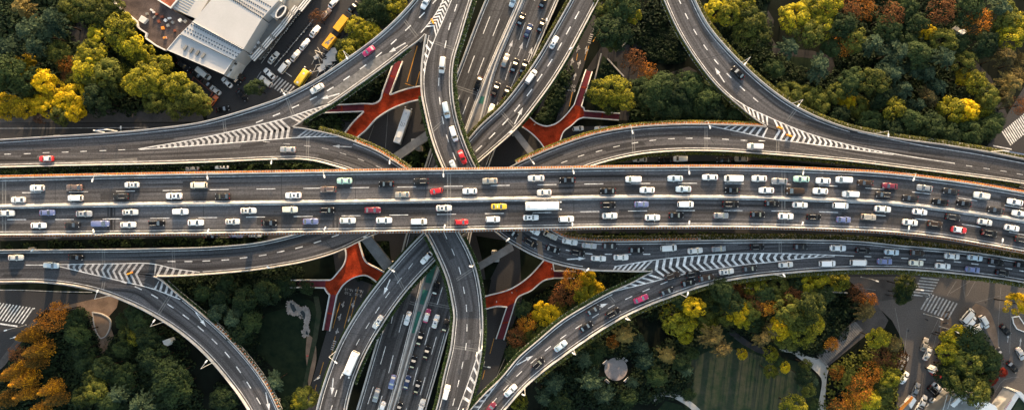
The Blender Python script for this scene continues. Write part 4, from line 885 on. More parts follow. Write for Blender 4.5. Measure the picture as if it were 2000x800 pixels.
marks('street_line', strokes([(1748, 600), (1758, 660), (1750, 720)], .8)+strokes([(1955, 560), (1950, 640), (1952, 740)], .9)+strokes([(1975, 590), (1972, 690)], .8)+strokes([(1905, 590), (1960, 575)], .8)+strokes([(1940, 770), (1962, 740), (1990, 735)], .8)+strokes([(1765, 700), (1772, 640)], .8), 'faint_paint', 9*GZ)
marks('lane_arrow_marking', garrow((1968, 668), (1970, 650), 1.3, 4.5)+garrow((1992, 676), (1994, 658), 1.3, 4.5)+garrow((1775, 690), (1772, 706), 1.3, 4.5), 'worn_paint', 9*GZ)
marks('manhole_cover', [[(x+2.2*math.cos(2*math.pi*i/10), y+2.2*math.sin(2*math.pi*i/10)) for i in range(10)] for x, y in ((1774, 645), (1905, 612), (1925, 590), (75, 585), (1960, 710), (480, 205), (560, 60))], 'tar', 9*GZ)
sheet('pavement', [(1905, 592), (1925, 600), (1945, 640), (1950, 690), (1935, 660), (1915, 625), (1895, 605)], 'brown_pavement', 5*GZ, True)
sheet('pavement', [(1838, 612), (1850, 606), (1858, 622), (1850, 660), (1838, 690), (1830, 700), (1836, 650)], 'brown_pavement', 5*GZ, True)
isl = thing('traffic_island', 'small kerbed island with red and white edging at the right edge', 'traffic island', (1985, 632))
prism_part('soil', isl, [(1976, 618), (1990, 616), (2006, 640), (2000, 648), (1985, 642), (1978, 630)], 0, .2, 'brown_pavement'); rim('kerb', isl, [(1976, 618), (1990, 616), (2006, 640), (2000, 648), (1985, 642), (1978, 630)], .2, 1.6, .2, 'lamp_white')
# ------------------------------------------------------------------ vehicles
def rr(x0, x1, w, z, c=.3, k=3):
    """rounded rectangle ring in plan"""
    pts = []; c = min(c, w*.95, (x1-x0)*.45)
    for cx, cy, a0 in ((x1-c, w-c, 0), (x0+c, w-c, 90), (x0+c, -w+c, 180), (x1-c, -w+c, 270)):
        for i in range(k+1): a = R(a0+90*i/k); pts.append(Vector((cx+c*math.cos(a), cy+c*math.sin(a), z)))
    return pts
def wheel_mesh():
    mb = MB(); n = 14
    rings = []
    for y, r in ((-.11, .26), (-.11, .33), (.11, .33), (.11, .26)): rings.append([Vector((r*math.cos(2*math.pi*i/n), y, r*math.sin(2*math.pi*i/n))) for i in range(n)])
    mb.loft(rings); return mb.mesh('wheel', MAT['tyre'])
WHEEL = wheel_mesh()
PR = {}
def car_parts(kind):
    """list of (name, mesh, key) - key 'body' / 'roof' are repainted per vehicle"""
    if kind in PR: return PR[kind]
    D = dict(sedan=(4.65, .90, 1.44, .90), hatchback=(4.0, .86, 1.48, .92), suv=(4.65, .93, 1.68, 1.02), minivan=(5.0, .95, 1.9, 1.05), van=(5.5, .98, 2.2, 1.15))[kind]
    L, W, H, B = D; f = L/2; parts = []
    # body: stack of rounded plans; bonnet and boot lower than belt line
    mb = MB(); st = [(-f, .62, B*.74), (-f+.07, .80, B*.92), (-f+.35, .93, B*.99), (-f*.5, .99, B*1.02), (0, 1.0, B*1.02), (f*.42, .99, B*1.0), (f*.68, .965, B*.93), (f*.88, .88, B*.82), (f-.07, .76, B*.70), (f, .58, B*.58)]
    rings = []
    for x, wf, h in st:
        w_ = W*wf; rings.append([Vector(v) for v in ((x, -w_*.9, .24), (x, -w_, .42), (x, -w_, h*.72), (x, -w_*.93, h*.93), (x, -w_*.72, h), (x, 0, h+.025), (x, w_*.72, h), (x, w_*.93, h*.93), (x, w_, h*.72), (x, w_, .42), (x, w_*.9, .24), (x, 0, .2))])
    mb.loft([r[::-1] for r in rings]); parts.append(('body', mb.mesh('car_body_'+kind, PAINT['W'], True), 'body'))
    if kind == 'sedan': cb = [(-1.85, 1.02, .84), (-1.48, .62, .80), (-1.12, .22, .70), (-.95, .08, .58)]
    elif kind == 'hatchback': cb = [(-1.93, 1.0, .80), (-1.72, .62, .77), (-1.5, .25, .69), (-1.32, .1, .56)]
    elif kind == 'suv': cb = [(-2.18, 1.02, .86), (-2.05, .72, .83), (-1.9, .40, .76), (-1.72, .22, .63)]
    elif kind == 'minivan': cb = [(-2.38, 1.55, .89), (-2.32, 1.2, .87), (-2.24, .82, .82), (-2.1, .65, .70)]
    else: cb = [(-2.7, 2.25, .92), (-2.66, 1.95, .91), (-2.6, 1.62, .88), (-2.5, 1.45, .78)]
    zs = [B*.98, B+(H-B)*.5, H-.05, H]
    mb = MB(); mb.loft([rr(a, b, w_, z, .35) for (a, b, w_), z in zip(cb, zs)]); parts.append(('cabin', mb.mesh('car_cabin_'+kind, PAINT['W'], True), 'roof'))
    def X(i, k, u): a, b = cb[i], cb[i+1]; return a[k]+(b[k]-a[k])*u
    za, zb = B+.07, H-.08; ua = (za-zs[0])/(zs[1]-zs[0]); ub = (zb-zs[1])/(zs[2]-zs[1])
    xf0, xf1 = X(0, 1, ua), X(1, 1, ub); xr0, xr1 = X(0, 0, ua), X(1, 0, ub); w0, w1 = X(0, 2, ua), X(1, 2, ub)
    e = .03
    mb = MB(); mb.plate((xf0+e, -w0*.86, za), (xf0+e, w0*.86, za), (xf1+e, w1*.82, zb), (xf1+e, -w1*.82, zb), .02); parts.append(('windscreen', mb.mesh('windscreen', MAT['glass']), None))
    mb = MB(); mb.plate((xr0-e, w0*.84, za), (xr0-e, -w0*.84, za), (xr1-e, -w1*.8, zb), (xr1-e, w1*.8, zb), .02); parts.append(('rear_window', mb.mesh('rear_window', MAT['glass']), None))
    for s in (-1, 1):
        mb = MB(); q = [(xr0+.5, s*(w0+.012), za), (xf0-.5, s*(w0+.012), za), (xf1-.16, s*(w1+.02), zb), (xr1+.2, s*(w1+.02), zb)]
        if s > 0: q = q[::-1]
        mb.plate(*q, .015); parts.append(('side_window', mb.mesh('side_window', MAT['glass']), None))
        mb = MB(); mb.plate((f-.10, s*W*.42, B*.66), (f-.10, s*W*.76, B*.64), (f-.42, s*W*.88, B*.845), (f-.30, s*W*.52, B*.84), .02 if s > 0 else -.02); parts.append(('headlight', mb.mesh('headlight', MAT['headlight']), None))
        mb = MB(); mb.box((-f+.1, s*W*.64, B*.84), (.16, W*.3, .16)); parts.append(('taillight', mb.mesh('taillight', MAT['taillight']), None))
        mb = MB(); mb.box((xf0-.38, s*(W+.07), B+.06), (.14, .2, .13)); parts.append(('wing_mirror', mb.mesh('wing_mirror', PAINT['W']), 'body'))
        for x in (f*.62, -f*.58): parts.append(('wheel', WHEEL, (x, s*(W-.13), .33)))
    PR[kind] = parts; return parts
def extra(kind, what):
    key = kind+what
    if key in PR: return PR[key]
    H = dict(sedan=1.44, hatchback=1.48, suv=1.68, minivan=1.9, van=2.2)[kind]; mb = MB()
    if what == 'sunroof':
        x0 = -.75 if kind in ('sedan', 'hatchback') else -.6; mb.box((x0+.28, 0, H+.008), (.62, .72, .02)); m = MAT['glass']
    elif what == 'rails':
        for s in (-1, 1): mb.tube([(-1.65, s*.60, H+.02), (-.6, s*.62, H+.07), (.15, s*.6, H+.02)], .035, 5)
        m = MAT['steel']
    else: mb.box((-.4, 0, H+.1), (.22, .72, .18)); m = MAT['lamp_white']
    PR[key] = mb.mesh(what, m); return PR[key]
KIND = dict(s='sedan', h='hatchback', u='suv', v='minivan', V='van', t='taxi', x='taxi')
CARS = []      # dicts used for labelling
def make_car(px, py, z, code, col, ang, lane):
    kind = KIND[code]; geo = 'sedan' if kind == 'taxi' else kind
    flags = col[1:]; c = col[0]
    o = empty('suv' if kind == 'suv' else kind, P(px, py, z+.7).xy.to_3d()+Vector((0, 0, z+.012)), ang)
    o['category'] = dict(sedan='car', hatchback='car', suv='car', minivan='minivan', van='van', taxi='taxi')[kind]
    sc = random.uniform(.96, 1.04)
    pm = random.choice(PAINT_ALT[c]) if c in PAINT_ALT else PAINT[c]
    for name, me, key in car_parts(geo):
        if name == 'wheel': put('wheel', me, o, key)
        elif key == 'body': put(name, me, o, m=pm)
        elif key == 'roof': put(name, me, o, m=PAINT['W'] if code == 'x' else pm)
        else: put(name, me, o)
    if 'q' in flags: put('sunroof', extra(geo, 'sunroof'), o)
    if code == 'u' or 'r' in flags: put('roof_rails', extra(geo, 'rails'), o)
    if kind == 'taxi': put('roof_sign', extra(geo, 'sign'), o)
    o.scale = (sc*random.uniform(.95, 1.05), sc*random.uniform(.97, 1.03), sc*random.uniform(.95, 1.05))
    look = PAINT_NAME[c]
    if code == 'x': look = 'red-and-white'
    look += ' '+{'sedan': 'sedan', 'hatchback': 'hatchback', 'suv': 'estate car' if False else 'SUV', 'minivan': 'minivan', 'van': 'long van', 'taxi': 'taxi'}[kind]
    if 'q' in flags: look += ' with dark sunroof'
    CARS.append(dict(o=o, look=look, lane=lane, px=px, py=py)); return o
def lane(name, road, dr, data):
    """dr: +1 = drives towards +x (or towards +y in pixels if flagged), sorted along the lane later"""
    for it in data.split(';'):
        q = it.split(); x, y = float(q[0]), float(q[1]); t, _ = road.tangent(x, y)
        if isinstance(dr, tuple): sg = 1 if t.dot(Vector(dr)) > 0 else -1
        else: sg = dr*(1 if t.x > 0 else -1)
        t = t*sg; a = math.atan2(-t.y, t.x)
        if len(q) > 4: a += R(float(q[4]))
        make_car(x, y, road.z, q[2], q[3], a, name)
lane('top lane of the main viaduct', MAIN, -1, '72 367 u Wq;145 366 s N;257 361 s Wq;388 361.5 v C;672.5 353 t T;754 359 s K;822 353.5 u D;957 353 s G;1047 348 s W;1108 351.5 s K;1237.5 350 v W;1319 348.5 s L;1387 346 s W;1432.5 348.5 V W;1483 348.5 s W;1522.5 353.5 s G;1565.5 349.5 t T;1608 353 s W;1648 351 v W;1690.5 357 s D;1738 363 s M;1806 367 s G;1857 373.5 s D;1917 382 u W;1983 394.5 s W')
lane('second lane from the top of the main viaduct', MAIN, -1, '35 390 s W;147 386.5 v W;236 383 u D;339.5 382.5 s Wq;434 383 s D;572.5 381.5 s Wq;641 369.5 u N;786 380 s G;852 373 h R 10;917.5 373 s W;1063 375.5 s W;1187 372.5 s K;1264 371 s W;1335 369 s L;1430 371 s K;1497 371.5 s W;1552.5 373 v D;1602.5 373 s W;1661 379 v W;1725 380 u D;1778 386.5 s D;1836 394 s K;1883 397 s K;1945 410 s D;1992 417 s W')
lane('third lane from the top of the main viaduct', MAIN, 1, '13 416 s W;92 415 s B;164 417 s Gq;254 414 s Wq;352 413 u W;485 411 s Wq;566 409 u C;639.5 410 u K;728 410 s M;867 406 s Wq;974.5 403 t Y;1188 400 u K;1253 398.5 s B;1339 399 v W;1427 398.5 u K;1508 397 s K;1563 400 s W;1642 401.5 v W;1724.5 408 s W;1797 413.5 s W;1861 424 u D;1924 433.5 s W;1977 445 s W')
lane('bottom lane of the main viaduct', MAIN, 1, '75 440 s W;141 439 s D;197 436.5 v B;250 438.5 s W;306 435.5 u K;382 434.5 s W;454 432.5 s Wq;526 435 s K;606.5 432 s B;679 430.5 s W;750 430 s W;818 432.5 v W;901 433.5 h R;962.5 428 u W;1037 424.5 s Wq;1106 427.5 u W;1191 421 s W;1274.5 424.5 s W;1321 420 s K;1408.5 420.5 s G;1480 418.5 s K;1535 422 s W;1590 423.5 u K;1648 428.5 s B;1696.5 423.5 u G;1778 434 s W;1826.5 437 u D;1873 448.5 x R;1932 455 u K;1997 468 u D')
lane('upper lane of the queue below the main viaduct', N_, 1, '999 454 s K;1041 449 s W;1075 459 s G;1113 471.5 s W;1151 479 s G;1191 480 s D;1243 488 s K;1306 484 v W;1358 489 s W;1404 485.5 s G;1479 482 u K;1564 481.5 s D;1637 484 s W;1686 488.5 u K;1742 492 s L;1792 493.5 s D;1860 500 s W;1905 503 s L;1946 511 s K;1997 518 s K')
lane('inner lane of the queue below the main viaduct', N_, 1, '1036 474 u K;1080 487 s K;1128 493 u K;1169 504 s W;1213 502 s W')
lane('outer merging lane below the hatched gore', D_, 1, '1303 568 s D;1345 552 s K;1380 542 s D;1419 530 s Wq;1465 524 s D;1535 516.5 s W;1616 514 v W;1677 512 V W;1728 510 s B;1790 513 s C;1842 519 s W;1900 526 s B;1958 532 u K')
lane('hatched gore of the right-hand ramp', D_, 1, '1313 538 u D;1354 535 u K')
lane('ramp past the round plaza', D_, 1, '957 797 s M;997 762 s W;1051 709 u K;1095 675 s L;1145 637 s K;1159 605 s D;1197 610 u K;1252 583 s P')
lane('north ramp', N_, (0, 1), '864 127 v W;871.5 215 v L;886 261 v W;903 307 s R;887 327 s L')
lane('ramp past the white hall', NW_, -1, '720 100 s P;619 173 s W;832 4 s W')
lane('ramp curving under the viaduct to the left', S_, -1, '562 292 s G'); lane('left end of the ramp above the main viaduct', S_, -1, '90 310 x R')
lane('north-east ramp', B_, (0, -1), '1082 83 s Wq;1037 150 v W')
lane('south-west ramp', BR_, (0, 1), '833 503 s W;738 628 s Wq'); lane('south ramp', S_, (0, -1), '872 765 v W')
lane('inner curve ramp on the right above the viaduct', BR_, -1, '1475 286 v W'); lane('ramp beside the autumn forest', C_, (-.5, -1), '1441 142 s K')
lane('lower left ramp', B_, 1, '31 502.5 s W;148 502 s K'); lane('lower left ramp', E_, 1, '100 517.5 u L')
lane('expressway left side at top', X_, (0, 1), '1003 1 s L;934 163 s K')
lane('expressway right side at top', X_, (0, -1), '1018 38 s K;1032 60 s U;1057 50 s K;987 118 s G;1005 128 s K;1023 131 s K;968 174 s K;989 181 s K;958 216 s C;1061 3 s K')
lane('expressway left side at bottom', X_, (0, 1), '796 621 s W;766 745 s B;735 771 s G;746 796 s W')
lane('expressway right side at bottom', X_, (0, -1), '851 563 s K;834 616 x P;851 627 s Wq;870 635 s D;820 661 s K;833 688 s K;807 707 s K;795 746 s U;815 755 s K;823 793 s W;779 797 s K')
# parked and moving vehicles on the ground
def ground_cars(name, data):
    for it in data.split(';'):
        q = it.split(); x, y, dx, dy = map(float, q[:4]); make_car(x, y, .06, q[4], q[5], math.atan2(-dy, dx), name)
ground_cars('kerbside row beside the arcade', '652 5 1 -1.1 s W;615 62 1 -1.3 s Wq;595 87 1 -1.3 s W;577 109 1 -1.3 s W;556 131 1 -1.25 v W;637 28 1 -1.2 u N;690 14 1 -1.1 s K')
ground_cars('yard beside the white hall', '534 113 1 -1.2 s Wq;526 144 -1 -.95 s W;519 159 -1 -.8 u W;443 161 -1 -.95 s W;459 155 1 1 s K;467 147 -1 -.9 s D;420 176 -1 -.75 s W;473 186 1 1.1 s K;415 198 1 -1.3 u O;435 213 1 -.15 s K;398 144 1 .8 V W;358 128 1 .7 s D;385 147 1 .7 s K;404 163 1 .8 s D')
ground_cars('street level beneath the upper viaduct', '375 328 -1 .05 s G;433 325 -1 .02 s Wq;1129 251 1 -.1 h W;1175 252 -1 0 u W;1218 248 -1 0 s G;1329 310 -1 0 v W;1250 311 -1 .0 s G;1300 312 -1 .0 s K;1413 312 -1 0 s D;1448 310 -1 0 s G;1985 369 -1 -.2 u D')
ground_cars('street level beneath the lower edge of the viaduct', '461 459 1 0 s B;498 458 1 0 s Wq;412 460 1 0 s K')
ground_cars('junction by the round tree island', '1964 644 1 1.1 s K;1766 737 1 -1.5 s W;1833 757 1 .9 s W;1824 764 1 .9 u K;1803 784 1 -2.2 s W;1829 787 1 .8 v W;1838 794 1 -1 v W;1793 799 1 -2 s W;1978 716 1 1 s K;1812 690 1 -2 s W;1806 672 .6 -1.8 s G;1759 706 .8 -1.8 v G;1789 760 1 -2.2 s G;1952 690 -1 -2.4 s D;1812 800 1 -2 u W;1845 800 1 .8 s K;1993 690 1 2 s G')
ground_cars('white vans parked at the junction', '1889 616 1 -1.15 V W;1895 628 1 -1.1 v W;1922 628 .6 1 v W;1906 640 1 -.55 v W')

def bus(name, px, py, z, ang, Ln, label, col='W', roofunits=2, cat='bus', num=None):
    o = empty(name, P(px, py, z+2).xy.to_3d()+Vector((0, 0, z+.012)), ang); tag(o, label, cat); f = Ln/2
    mb = MB(); mb.loft([rr(-f, f, 1.22, .35, .25), rr(-f, f, 1.25, .9, .3), rr(-f+.03, f-.05, 1.25, 2.4, .3), rr(-f+.12, f-.2, 1.15, 2.95, .35), rr(-f+.3, f-.45, .95, 3.08, .35)]); mb.build('body', PAINT[col], o, True)
    mb = MB(); mb.plate((f+.005, -1.05, 1.15), (f+.005, 1.05, 1.15), (f-.14, 1.0, 2.75), (f-.14, -1.0, 2.75), .03); mb.build('windscreen', MAT['glass'], o)
    mb = MB(); mb.plate((-f-.005, 1.0, 1.5), (-f-.005, -1.0, 1.5), (-f+.1, -.95, 2.7), (-f+.1, .95, 2.7), .03); mb.build('rear_window', MAT['glass'], o)
    for s in (-1, 1):
        mb = MB(); mb.box((-.1, s*1.255, 1.85), (Ln-1.2, .03, .85)); mb.build('side_window_band', MAT['glass'], o)
        mb = MB(); mb.box((f+.45, s*1.1, 2.35), (.35, .42, .5)); mb.tube([(f-.15, s*1.0, 2.7), (f+.4, s*1.1, 2.6)], .05, 5); mb.build('wing_mirror', MAT['lamp_white'], o)
        for x in (f-2.2, -f+2.6): put('wheel', WHEEL, o, (x, s*1.12, .45)).scale = (1.4, 1.6, 1.4)
    mb = MB()
    for k in range(roofunits):
        x = -f+Ln*(.25+.5*k); mb.loft([rr(x-1.1, x+1.1, .72, 3.05, .25), rr(x-1.0, x+1.0, .65, 3.28, .25)])
    if roofunits: mb.build('roof_unit', MAT['lamp_white'] if col == 'W' else PAINT[col], o)
    mb = MB(); mb.box((-f+1.0, 0, 3.09), (.7, .7, .06)); mb.box((f-1.6, 0, 3.09), (.7, .7, .06)); mb.build('roof_hatch', MAT['steel'], o)
    if num:
        mb = MB()
        for i, k in enumerate(num): mb.box((.6+.0*i, (i-1)*.55, 3.1), (1.3, .12, .03)); mb.box((.6+(.6 if k else -.6), (i-1)*.55, 3.1), (.12, .4, .03))
        mb.build('roof_marking', MAT['trim'], o)
    return o
t, _ = MAIN.tangent(1061, 402); bus('coach', 1059, 402, Z_MAIN, math.atan2(-t.y, t.x), 10.2, 'white coach with big mirrors, the only bus on the main viaduct')
t, _ = BR_.tangent(686, 709); t = t*(1 if t.y > 0 else -1); bus('coach', 686, 709, BR_.z, math.atan2(-t.y, t.x), 7.6, 'short white coach on the ramp at the bottom', roofunits=0)
bus('city_bus', 786, 247, .04, math.atan2(68, 23), 12.0, 'pale grey city bus with dark roof marks on the street beneath the north ramp', num=(1, 0, 1))
bus('minibus', 590, 152, .04, math.atan2(26, 18), 6.2, 'small bright yellow minibus at the end of the street beside the ramp', 'Y', 0)
for (x, y, a, ln, nm, worn) in ((670, 42, math.atan2(33, 25), 7.6, 'bright yellow covered truck, the cleaner of two beside yellow trees', 0), (647, 77, math.atan2(33, 25), 7.0, 'scuffed yellow covered truck with stained roof beside the scaffold', 1)):
    o = empty('covered_truck', P(x, y, 2).xy.to_3d()+Vector((0, 0, .04)), a); tag(o, nm, 'truck', 'yellow covered trucks by the works site'); f = ln/2
    mb = MB(); mb.loft([rr(-f, f-2.0, 1.2, .9, .08), rr(-f, f-2.0, 1.22, 2.7, .08), rr(-f+.05, f-2.05, 1.1, 2.95, .1)]); mb.build('cargo_cover', MAT['yellow_tarp'], o)
    if worn:
        mb = MB()
        for k in range(7): mb.box((random.uniform(-f+.6, f-2.8), random.uniform(-.7, .7), 2.955), (random.uniform(.5, 1.5), random.uniform(.2, .5), .015), random.uniform(-.3, .3))
        mb.build('stain', MAT['roof_grey'], o)
    mb = MB(); mb.loft([rr(f-1.85, f, 1.15, .5, .2), rr(f-1.85, f, 1.15, 1.5, .2), rr(f-1.8, f-.35, 1.05, 2.3, .2)]); mb.build('cab', PAINT['D'], o)
    mb = MB(); mb.plate((f+.01, -1.0, 1.5), (f+.01, 1.0, 1.5), (f-.33, .95, 2.25), (f-.33, -.95, 2.25), .03); mb.build('windscreen', MAT['glass'], o)
    mb = MB(); mb.box((-.2, 0, .7), (ln-.5, .9, .3)); mb.build('chassis', MAT['trim'], o)
    for s in (-1, 1):
        for xx in (f-1.1, -f+1.4): put('wheel', WHEEL, o, (xx, s*1.02, .45)).scale = (1.35, 1.5, 1.35)
# small red tipping machine by the works
# ------------------------------------------------------------------ labels for the cars: by look, else by lane, else counted from a vehicle that stands out in its lane
from collections import Counter, defaultdict
ORD = ['', 'first', 'second', 'third', 'fourth', 'fifth', 'sixth', 'seventh', 'eighth', 'ninth', 'tenth', 'eleventh', 'twelfth', 'thirteenth', 'fourteenth', 'fifteenth', 'sixteenth', 'seventeenth', 'eighteenth', 'nineteenth', 'twentieth', 'twenty-first', 'twenty-second', 'twenty-third', 'twenty-fourth', 'twenty-fifth', 'twenty-sixth', 'twenty-seventh', 'twenty-eighth', 'twenty-ninth', 'thirtieth']
def car_labels():
    lanes = defaultdict(list)
    for c in CARS: lanes[c['lane']].append(c)
    total = Counter(c['look'] for c in CARS); 
    for nm, cs in lanes.items():
        vert = (max(c['py'] for c in cs)-min(c['py'] for c in cs)) > (max(c['px'] for c in cs)-min(c['px'] for c in cs)); cs.sort(key=lambda c: c['py'] if vert else c['px'])
        cnt = Counter(c['look'] for c in cs); anchors = [i for i, c in enumerate(cs) if cnt[c['look']] == 1]
        pref = {'yellow taxi': 0, 'red hatchback': 0, 'red-and-white taxi': 1, 'magenta sedan': 0, 'maroon sedan': 1, 'cream minivan': 1, 'bronze SUV': 1}
        for i, c in enumerate(cs):
            a = 'on' if ('viaduct' in nm or 'ramp' in nm or 'lane' in nm) else 'in'
            if 'lane' in nm or 'queue' in nm or 'row' in nm or 'yard' in nm: a = 'in'
            if 'street level' in nm or 'junction' in nm: a = 'at'
            if total[c['look']] == 1 or cnt[c['look']] == 1: l = f"{c['look']} {a} the {nm}" if not nm.startswith('street') and not nm.startswith('white vans') else f"{c['look']} {'at ' if nm[0]=='s' else 'among '}{nm}"
            else:
                other = [k for k in anchors if k != i]
                sm = nm.replace(' of the main viaduct', '').replace(' below the main viaduct', '').replace(' beneath the', ' under the')
                if other:
                    k = min(other, key=lambda q: (abs(q-i), pref.get(cs[q]['look'], 3))); dist = abs(k-i)
                    w1 = ('above' if i < k else 'below') if vert else ('left of' if i < k else 'right of')
                    an = cs[k]['look'].replace(' with dark sunroof', ' with sunroof'); look = c['look'].replace(' with dark sunroof', ' with sunroof')
                    l = f"{look}, {'next' if dist == 1 else ORD[dist]} {w1} the {an}, {sm}"
                else:
                    l = f"{c['look']}, {ORD[i+1]} from the {'top' if vert else 'left'}, {sm}"
            c['o']['label'] = ' '.join(l.split()); c['o']['group'] = 'vehicles '+('on the '+nm if a != 'at' else 'at '+nm)
            while len(c['o']['label'].split()) > 16: c['o']['label'] = c['o']['label'].rsplit(' ', 1)[0]
car_labels()
_c = Counter(c['o']['label'] for c in CARS); print('CARS', len(CARS), 'dup labels', [(k, v) for k, v in _c.items() if v > 1][:20])
# ------------------------------------------------------------------ trees
def quadleaf(mb, c, n, s, asp=1.0):
    """one leaf-spray quad centred at c facing n"""
    a = Vector((random.gauss(0, 1), random.gauss(0, 1), random.gauss(0, 1))); u = n.cross(a)
    if u.length < 1e-3: u = Vector((1, 0, 0))
    u.normalize(); v = n.cross(u).normalized(); s1 = s*random.uniform(.7, 1.3); s2 = s1*asp
    mb.add((c-u*s1-v*s2*.35, c+u*.2*s1-v*s2, c+u*s1+v*s2*.3, c-u*.25*s1+v*s2), ((0, 1, 2, 3),))
def rdir(up=0.0):
    while True:
        v = Vector((random.uniform(-1, 1), random.uniform(-1, 1), random.uniform(-1, 1)))
        if .1 < v.length < 1 and v.z/v.length > up: return v.normalized()
def crown_round(seed, nclump=58, r=1.0, flat=.8, leaves=88, clump=.27, leaf=.043, spread=.32):
    """unit-radius crown, base of crown at z=0"""
    random.seed(seed); mb = MB(); lob = [(rdir(-.2), random.uniform(.75, 1.12)) for _ in range(6)]
    for k in range(nclump):
        d = rdir(-.35); f = 1.0
        for ld, lf in lob: f += (lf-1)*max(0, d.dot(ld))**3
        rad = random.uniform(.72, 1.0)*f; c = Vector((d.x*rad, d.y*rad, flat*(d.z*rad+.55))); cr = clump*random.uniform(.6, 1.25)
        for q in range(leaves):
            e = rdir(-.55); p = c+Vector((e.x*cr, e.y*cr, e.z*cr*.8))*random.uniform(.75, 1.05); n = (e+rdir()*spread*1.5+Vector((0, 0, .2))).normalized(); quadleaf(mb, p, n, leaf)
    return mb
def crown_cone(seed, h=4.2):
    random.seed(seed); mb = MB()
    for k in range(1700):
        z = random.random()**1.35; rr_ = (1-z)**.62*(.72+.28*math.sin(z*46+random.random()*1.2)); a = random.uniform(0, 2*math.pi); q = rr_*random.uniform(.62, 1.05)
        p = Vector((math.cos(a)*q, math.sin(a)*q, z*h)); n = (Vector((math.cos(a), math.sin(a), .7))+rdir()*.6).normalized(); quadleaf(mb, p, n, .058, 1.2)
    return mb
def crown_feather(seed, nb=26, leaves=70):
    """drooping sprays: cedars, willows, palms"""
    random.seed(seed); mb = MB()
    for k in range(nb):
        a = 2*math.pi*k/nb*2.4+random.uniform(-.25, .25); el = random.uniform(.05, .95); L = random.uniform(.75, 1.1)*(1.15-.55*el); d = Vector((math.cos(a), math.sin(a), 0))
        for q in range(leaves):
            t = (q+random.random())/leaves; p = d*L*t+Vector((0, 0, .35+el*.95+.22*math.sin(t*2.4)-.42*t*t)); wd = .16*math.sin(math.pi*min(1, t*.9+.1)); side = Vector((-d.y, d.x, 0)); p = p+side*random.uniform(-wd, wd)+rdir()*.04
            n = (Vector((0, 0, 1))+rdir()*.75).normalized(); quadleaf(mb, p, n, .058, 1.1)
    return mb
def crown_bare(seed):
    return crown_round(seed, 44, leaves=24, clump=.34, leaf=.045, spread=.5)
def trunk_mesh(seed, h, r0, limbs=6):
    random.seed(seed); mb = MB(); r0 *= .6; mb.tube([(0, 0, 0), (.05, .03, h*.5), (0, 0, h*.95)], r0, 7, r0*.45)
    for k in range(limbs):
        a = 2*math.pi*k/limbs+random.uniform(-.3, .3); z = h*random.uniform(.5, .85); L = random.uniform(.3, .5)
        mb.tube([(0, 0, z), (math.cos(a)*L*.5, math.sin(a)*L*.5, z+L*.5), (math.cos(a)*L, math.sin(a)*L, z+L*.75)], r0*.35, 5, r0*.1)
    return mb.mesh('trunk', MAT['bark'], True)
rs = random.getstate()
PROTO = {'round': [crown_round(11+i, flat=f).mesh('crown', MAT['leaf_g']) for i, f in enumerate((.8, .95, .75, .85, .9))],
         'clumpy': [crown_round(31+i, 34, flat=.8, leaves=120, clump=.31, leaf=.046, spread=.25).mesh('crown', MAT['leaf_g']) for i in range(4)],
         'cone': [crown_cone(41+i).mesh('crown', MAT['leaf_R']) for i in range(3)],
         'feather': [crown_feather(51+i).mesh('crown', MAT['leaf_b']) for i in range(4)],
         'thin': [crown_bare(61+i).mesh('crown', MAT['leaf_r']) for i in range(3)]}
TRUNK = [trunk_mesh(71+i, 1.0, .10) for i in range(3)]      # unit tall, scaled in place
random.setstate(rs)
KINDS_T = dict(g=('round', 'leaf_g', 'dark green broadleaf tree'), o=('clumpy', 'leaf_o', 'olive green leafy tree'), y=('clumpy', 'leaf_y', 'yellow-green bushy tree'), Y=('clumpy', 'leaf_Y', 'bright yellow autumn tree'),
               r=('thin', 'leaf_r', 'thin rust brown tree'), R=('cone', 'leaf_R', 'orange-tipped conical tree'), b=('feather', 'leaf_b', 'blue-green feathery tree'), w=('feather', 'leaf_w', 'pale gold drooping tree'), f=('thin', 'leaf_f', 'orange autumn tree'), x=('round', 'leaf_red', 'red leafy shrub'))
TREES = []
def clash(c, r, top):
    """does the crown reach into a deck?"""
    for rd in ROADS.values():
        if top < rd.z-1.6: continue
        for a, b in zip(rd.wl[::2], rd.wr[::2]):
            d = (b-a).xy; L = d.length; t = min(max((c.xy-a.xy).dot(d)/(L*L), 0), 1)
            if (a.xy+d*t-c.xy).length < r*.62: return True
    return False
def tree(px, py, rpx, k, h=None):
    pk, ml, look = KINDS_T[k]; r = rpx*.167
    if k == 'R':
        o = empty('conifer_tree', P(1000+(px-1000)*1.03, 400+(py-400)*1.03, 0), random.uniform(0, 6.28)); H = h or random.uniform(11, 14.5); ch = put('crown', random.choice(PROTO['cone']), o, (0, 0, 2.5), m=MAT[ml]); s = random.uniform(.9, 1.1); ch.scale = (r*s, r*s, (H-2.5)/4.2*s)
        t = put('trunk', TRUNK[0], o); t.scale = (2.2, 2.2, 6)
    else:
        H = h if h is not None else random.uniform(.8, 1.2)*(4.8+r*1.15)*(1.6 if 1300 < px < 1640 and 545 < py < 612 else 1.3 if 1300 < px < 1580 and py > 545 else 1)
        if k == 'x': H = .4
        zc = H+.5*r
        hit = clash(P(px, py, zc), r, H+1.25*r)
        if hit: return None
        loc = P(px, py, zc); o = empty('shrub' if k == 'x' else 'leafy_tree', (loc.x, loc.y, 0), random.uniform(0, 6.28))
        ch = put('crown', random.choice(PROTO[pk]), o, (0, 0, H), m=MAT[ml]); s = random.uniform(.92, 1.08); ch.scale = (r*s, r*random.uniform(.92, 1.08), r*random.uniform(.85, 1.05))
        t = put('trunk', random.choice(TRUNK), o); t.scale = (r*.8+.6, r*.8+.6, H+r*.5)
    o['category'] = 'shrub' if k == 'x' else 'tree'; TREES.append((o, look, px, py)); return o
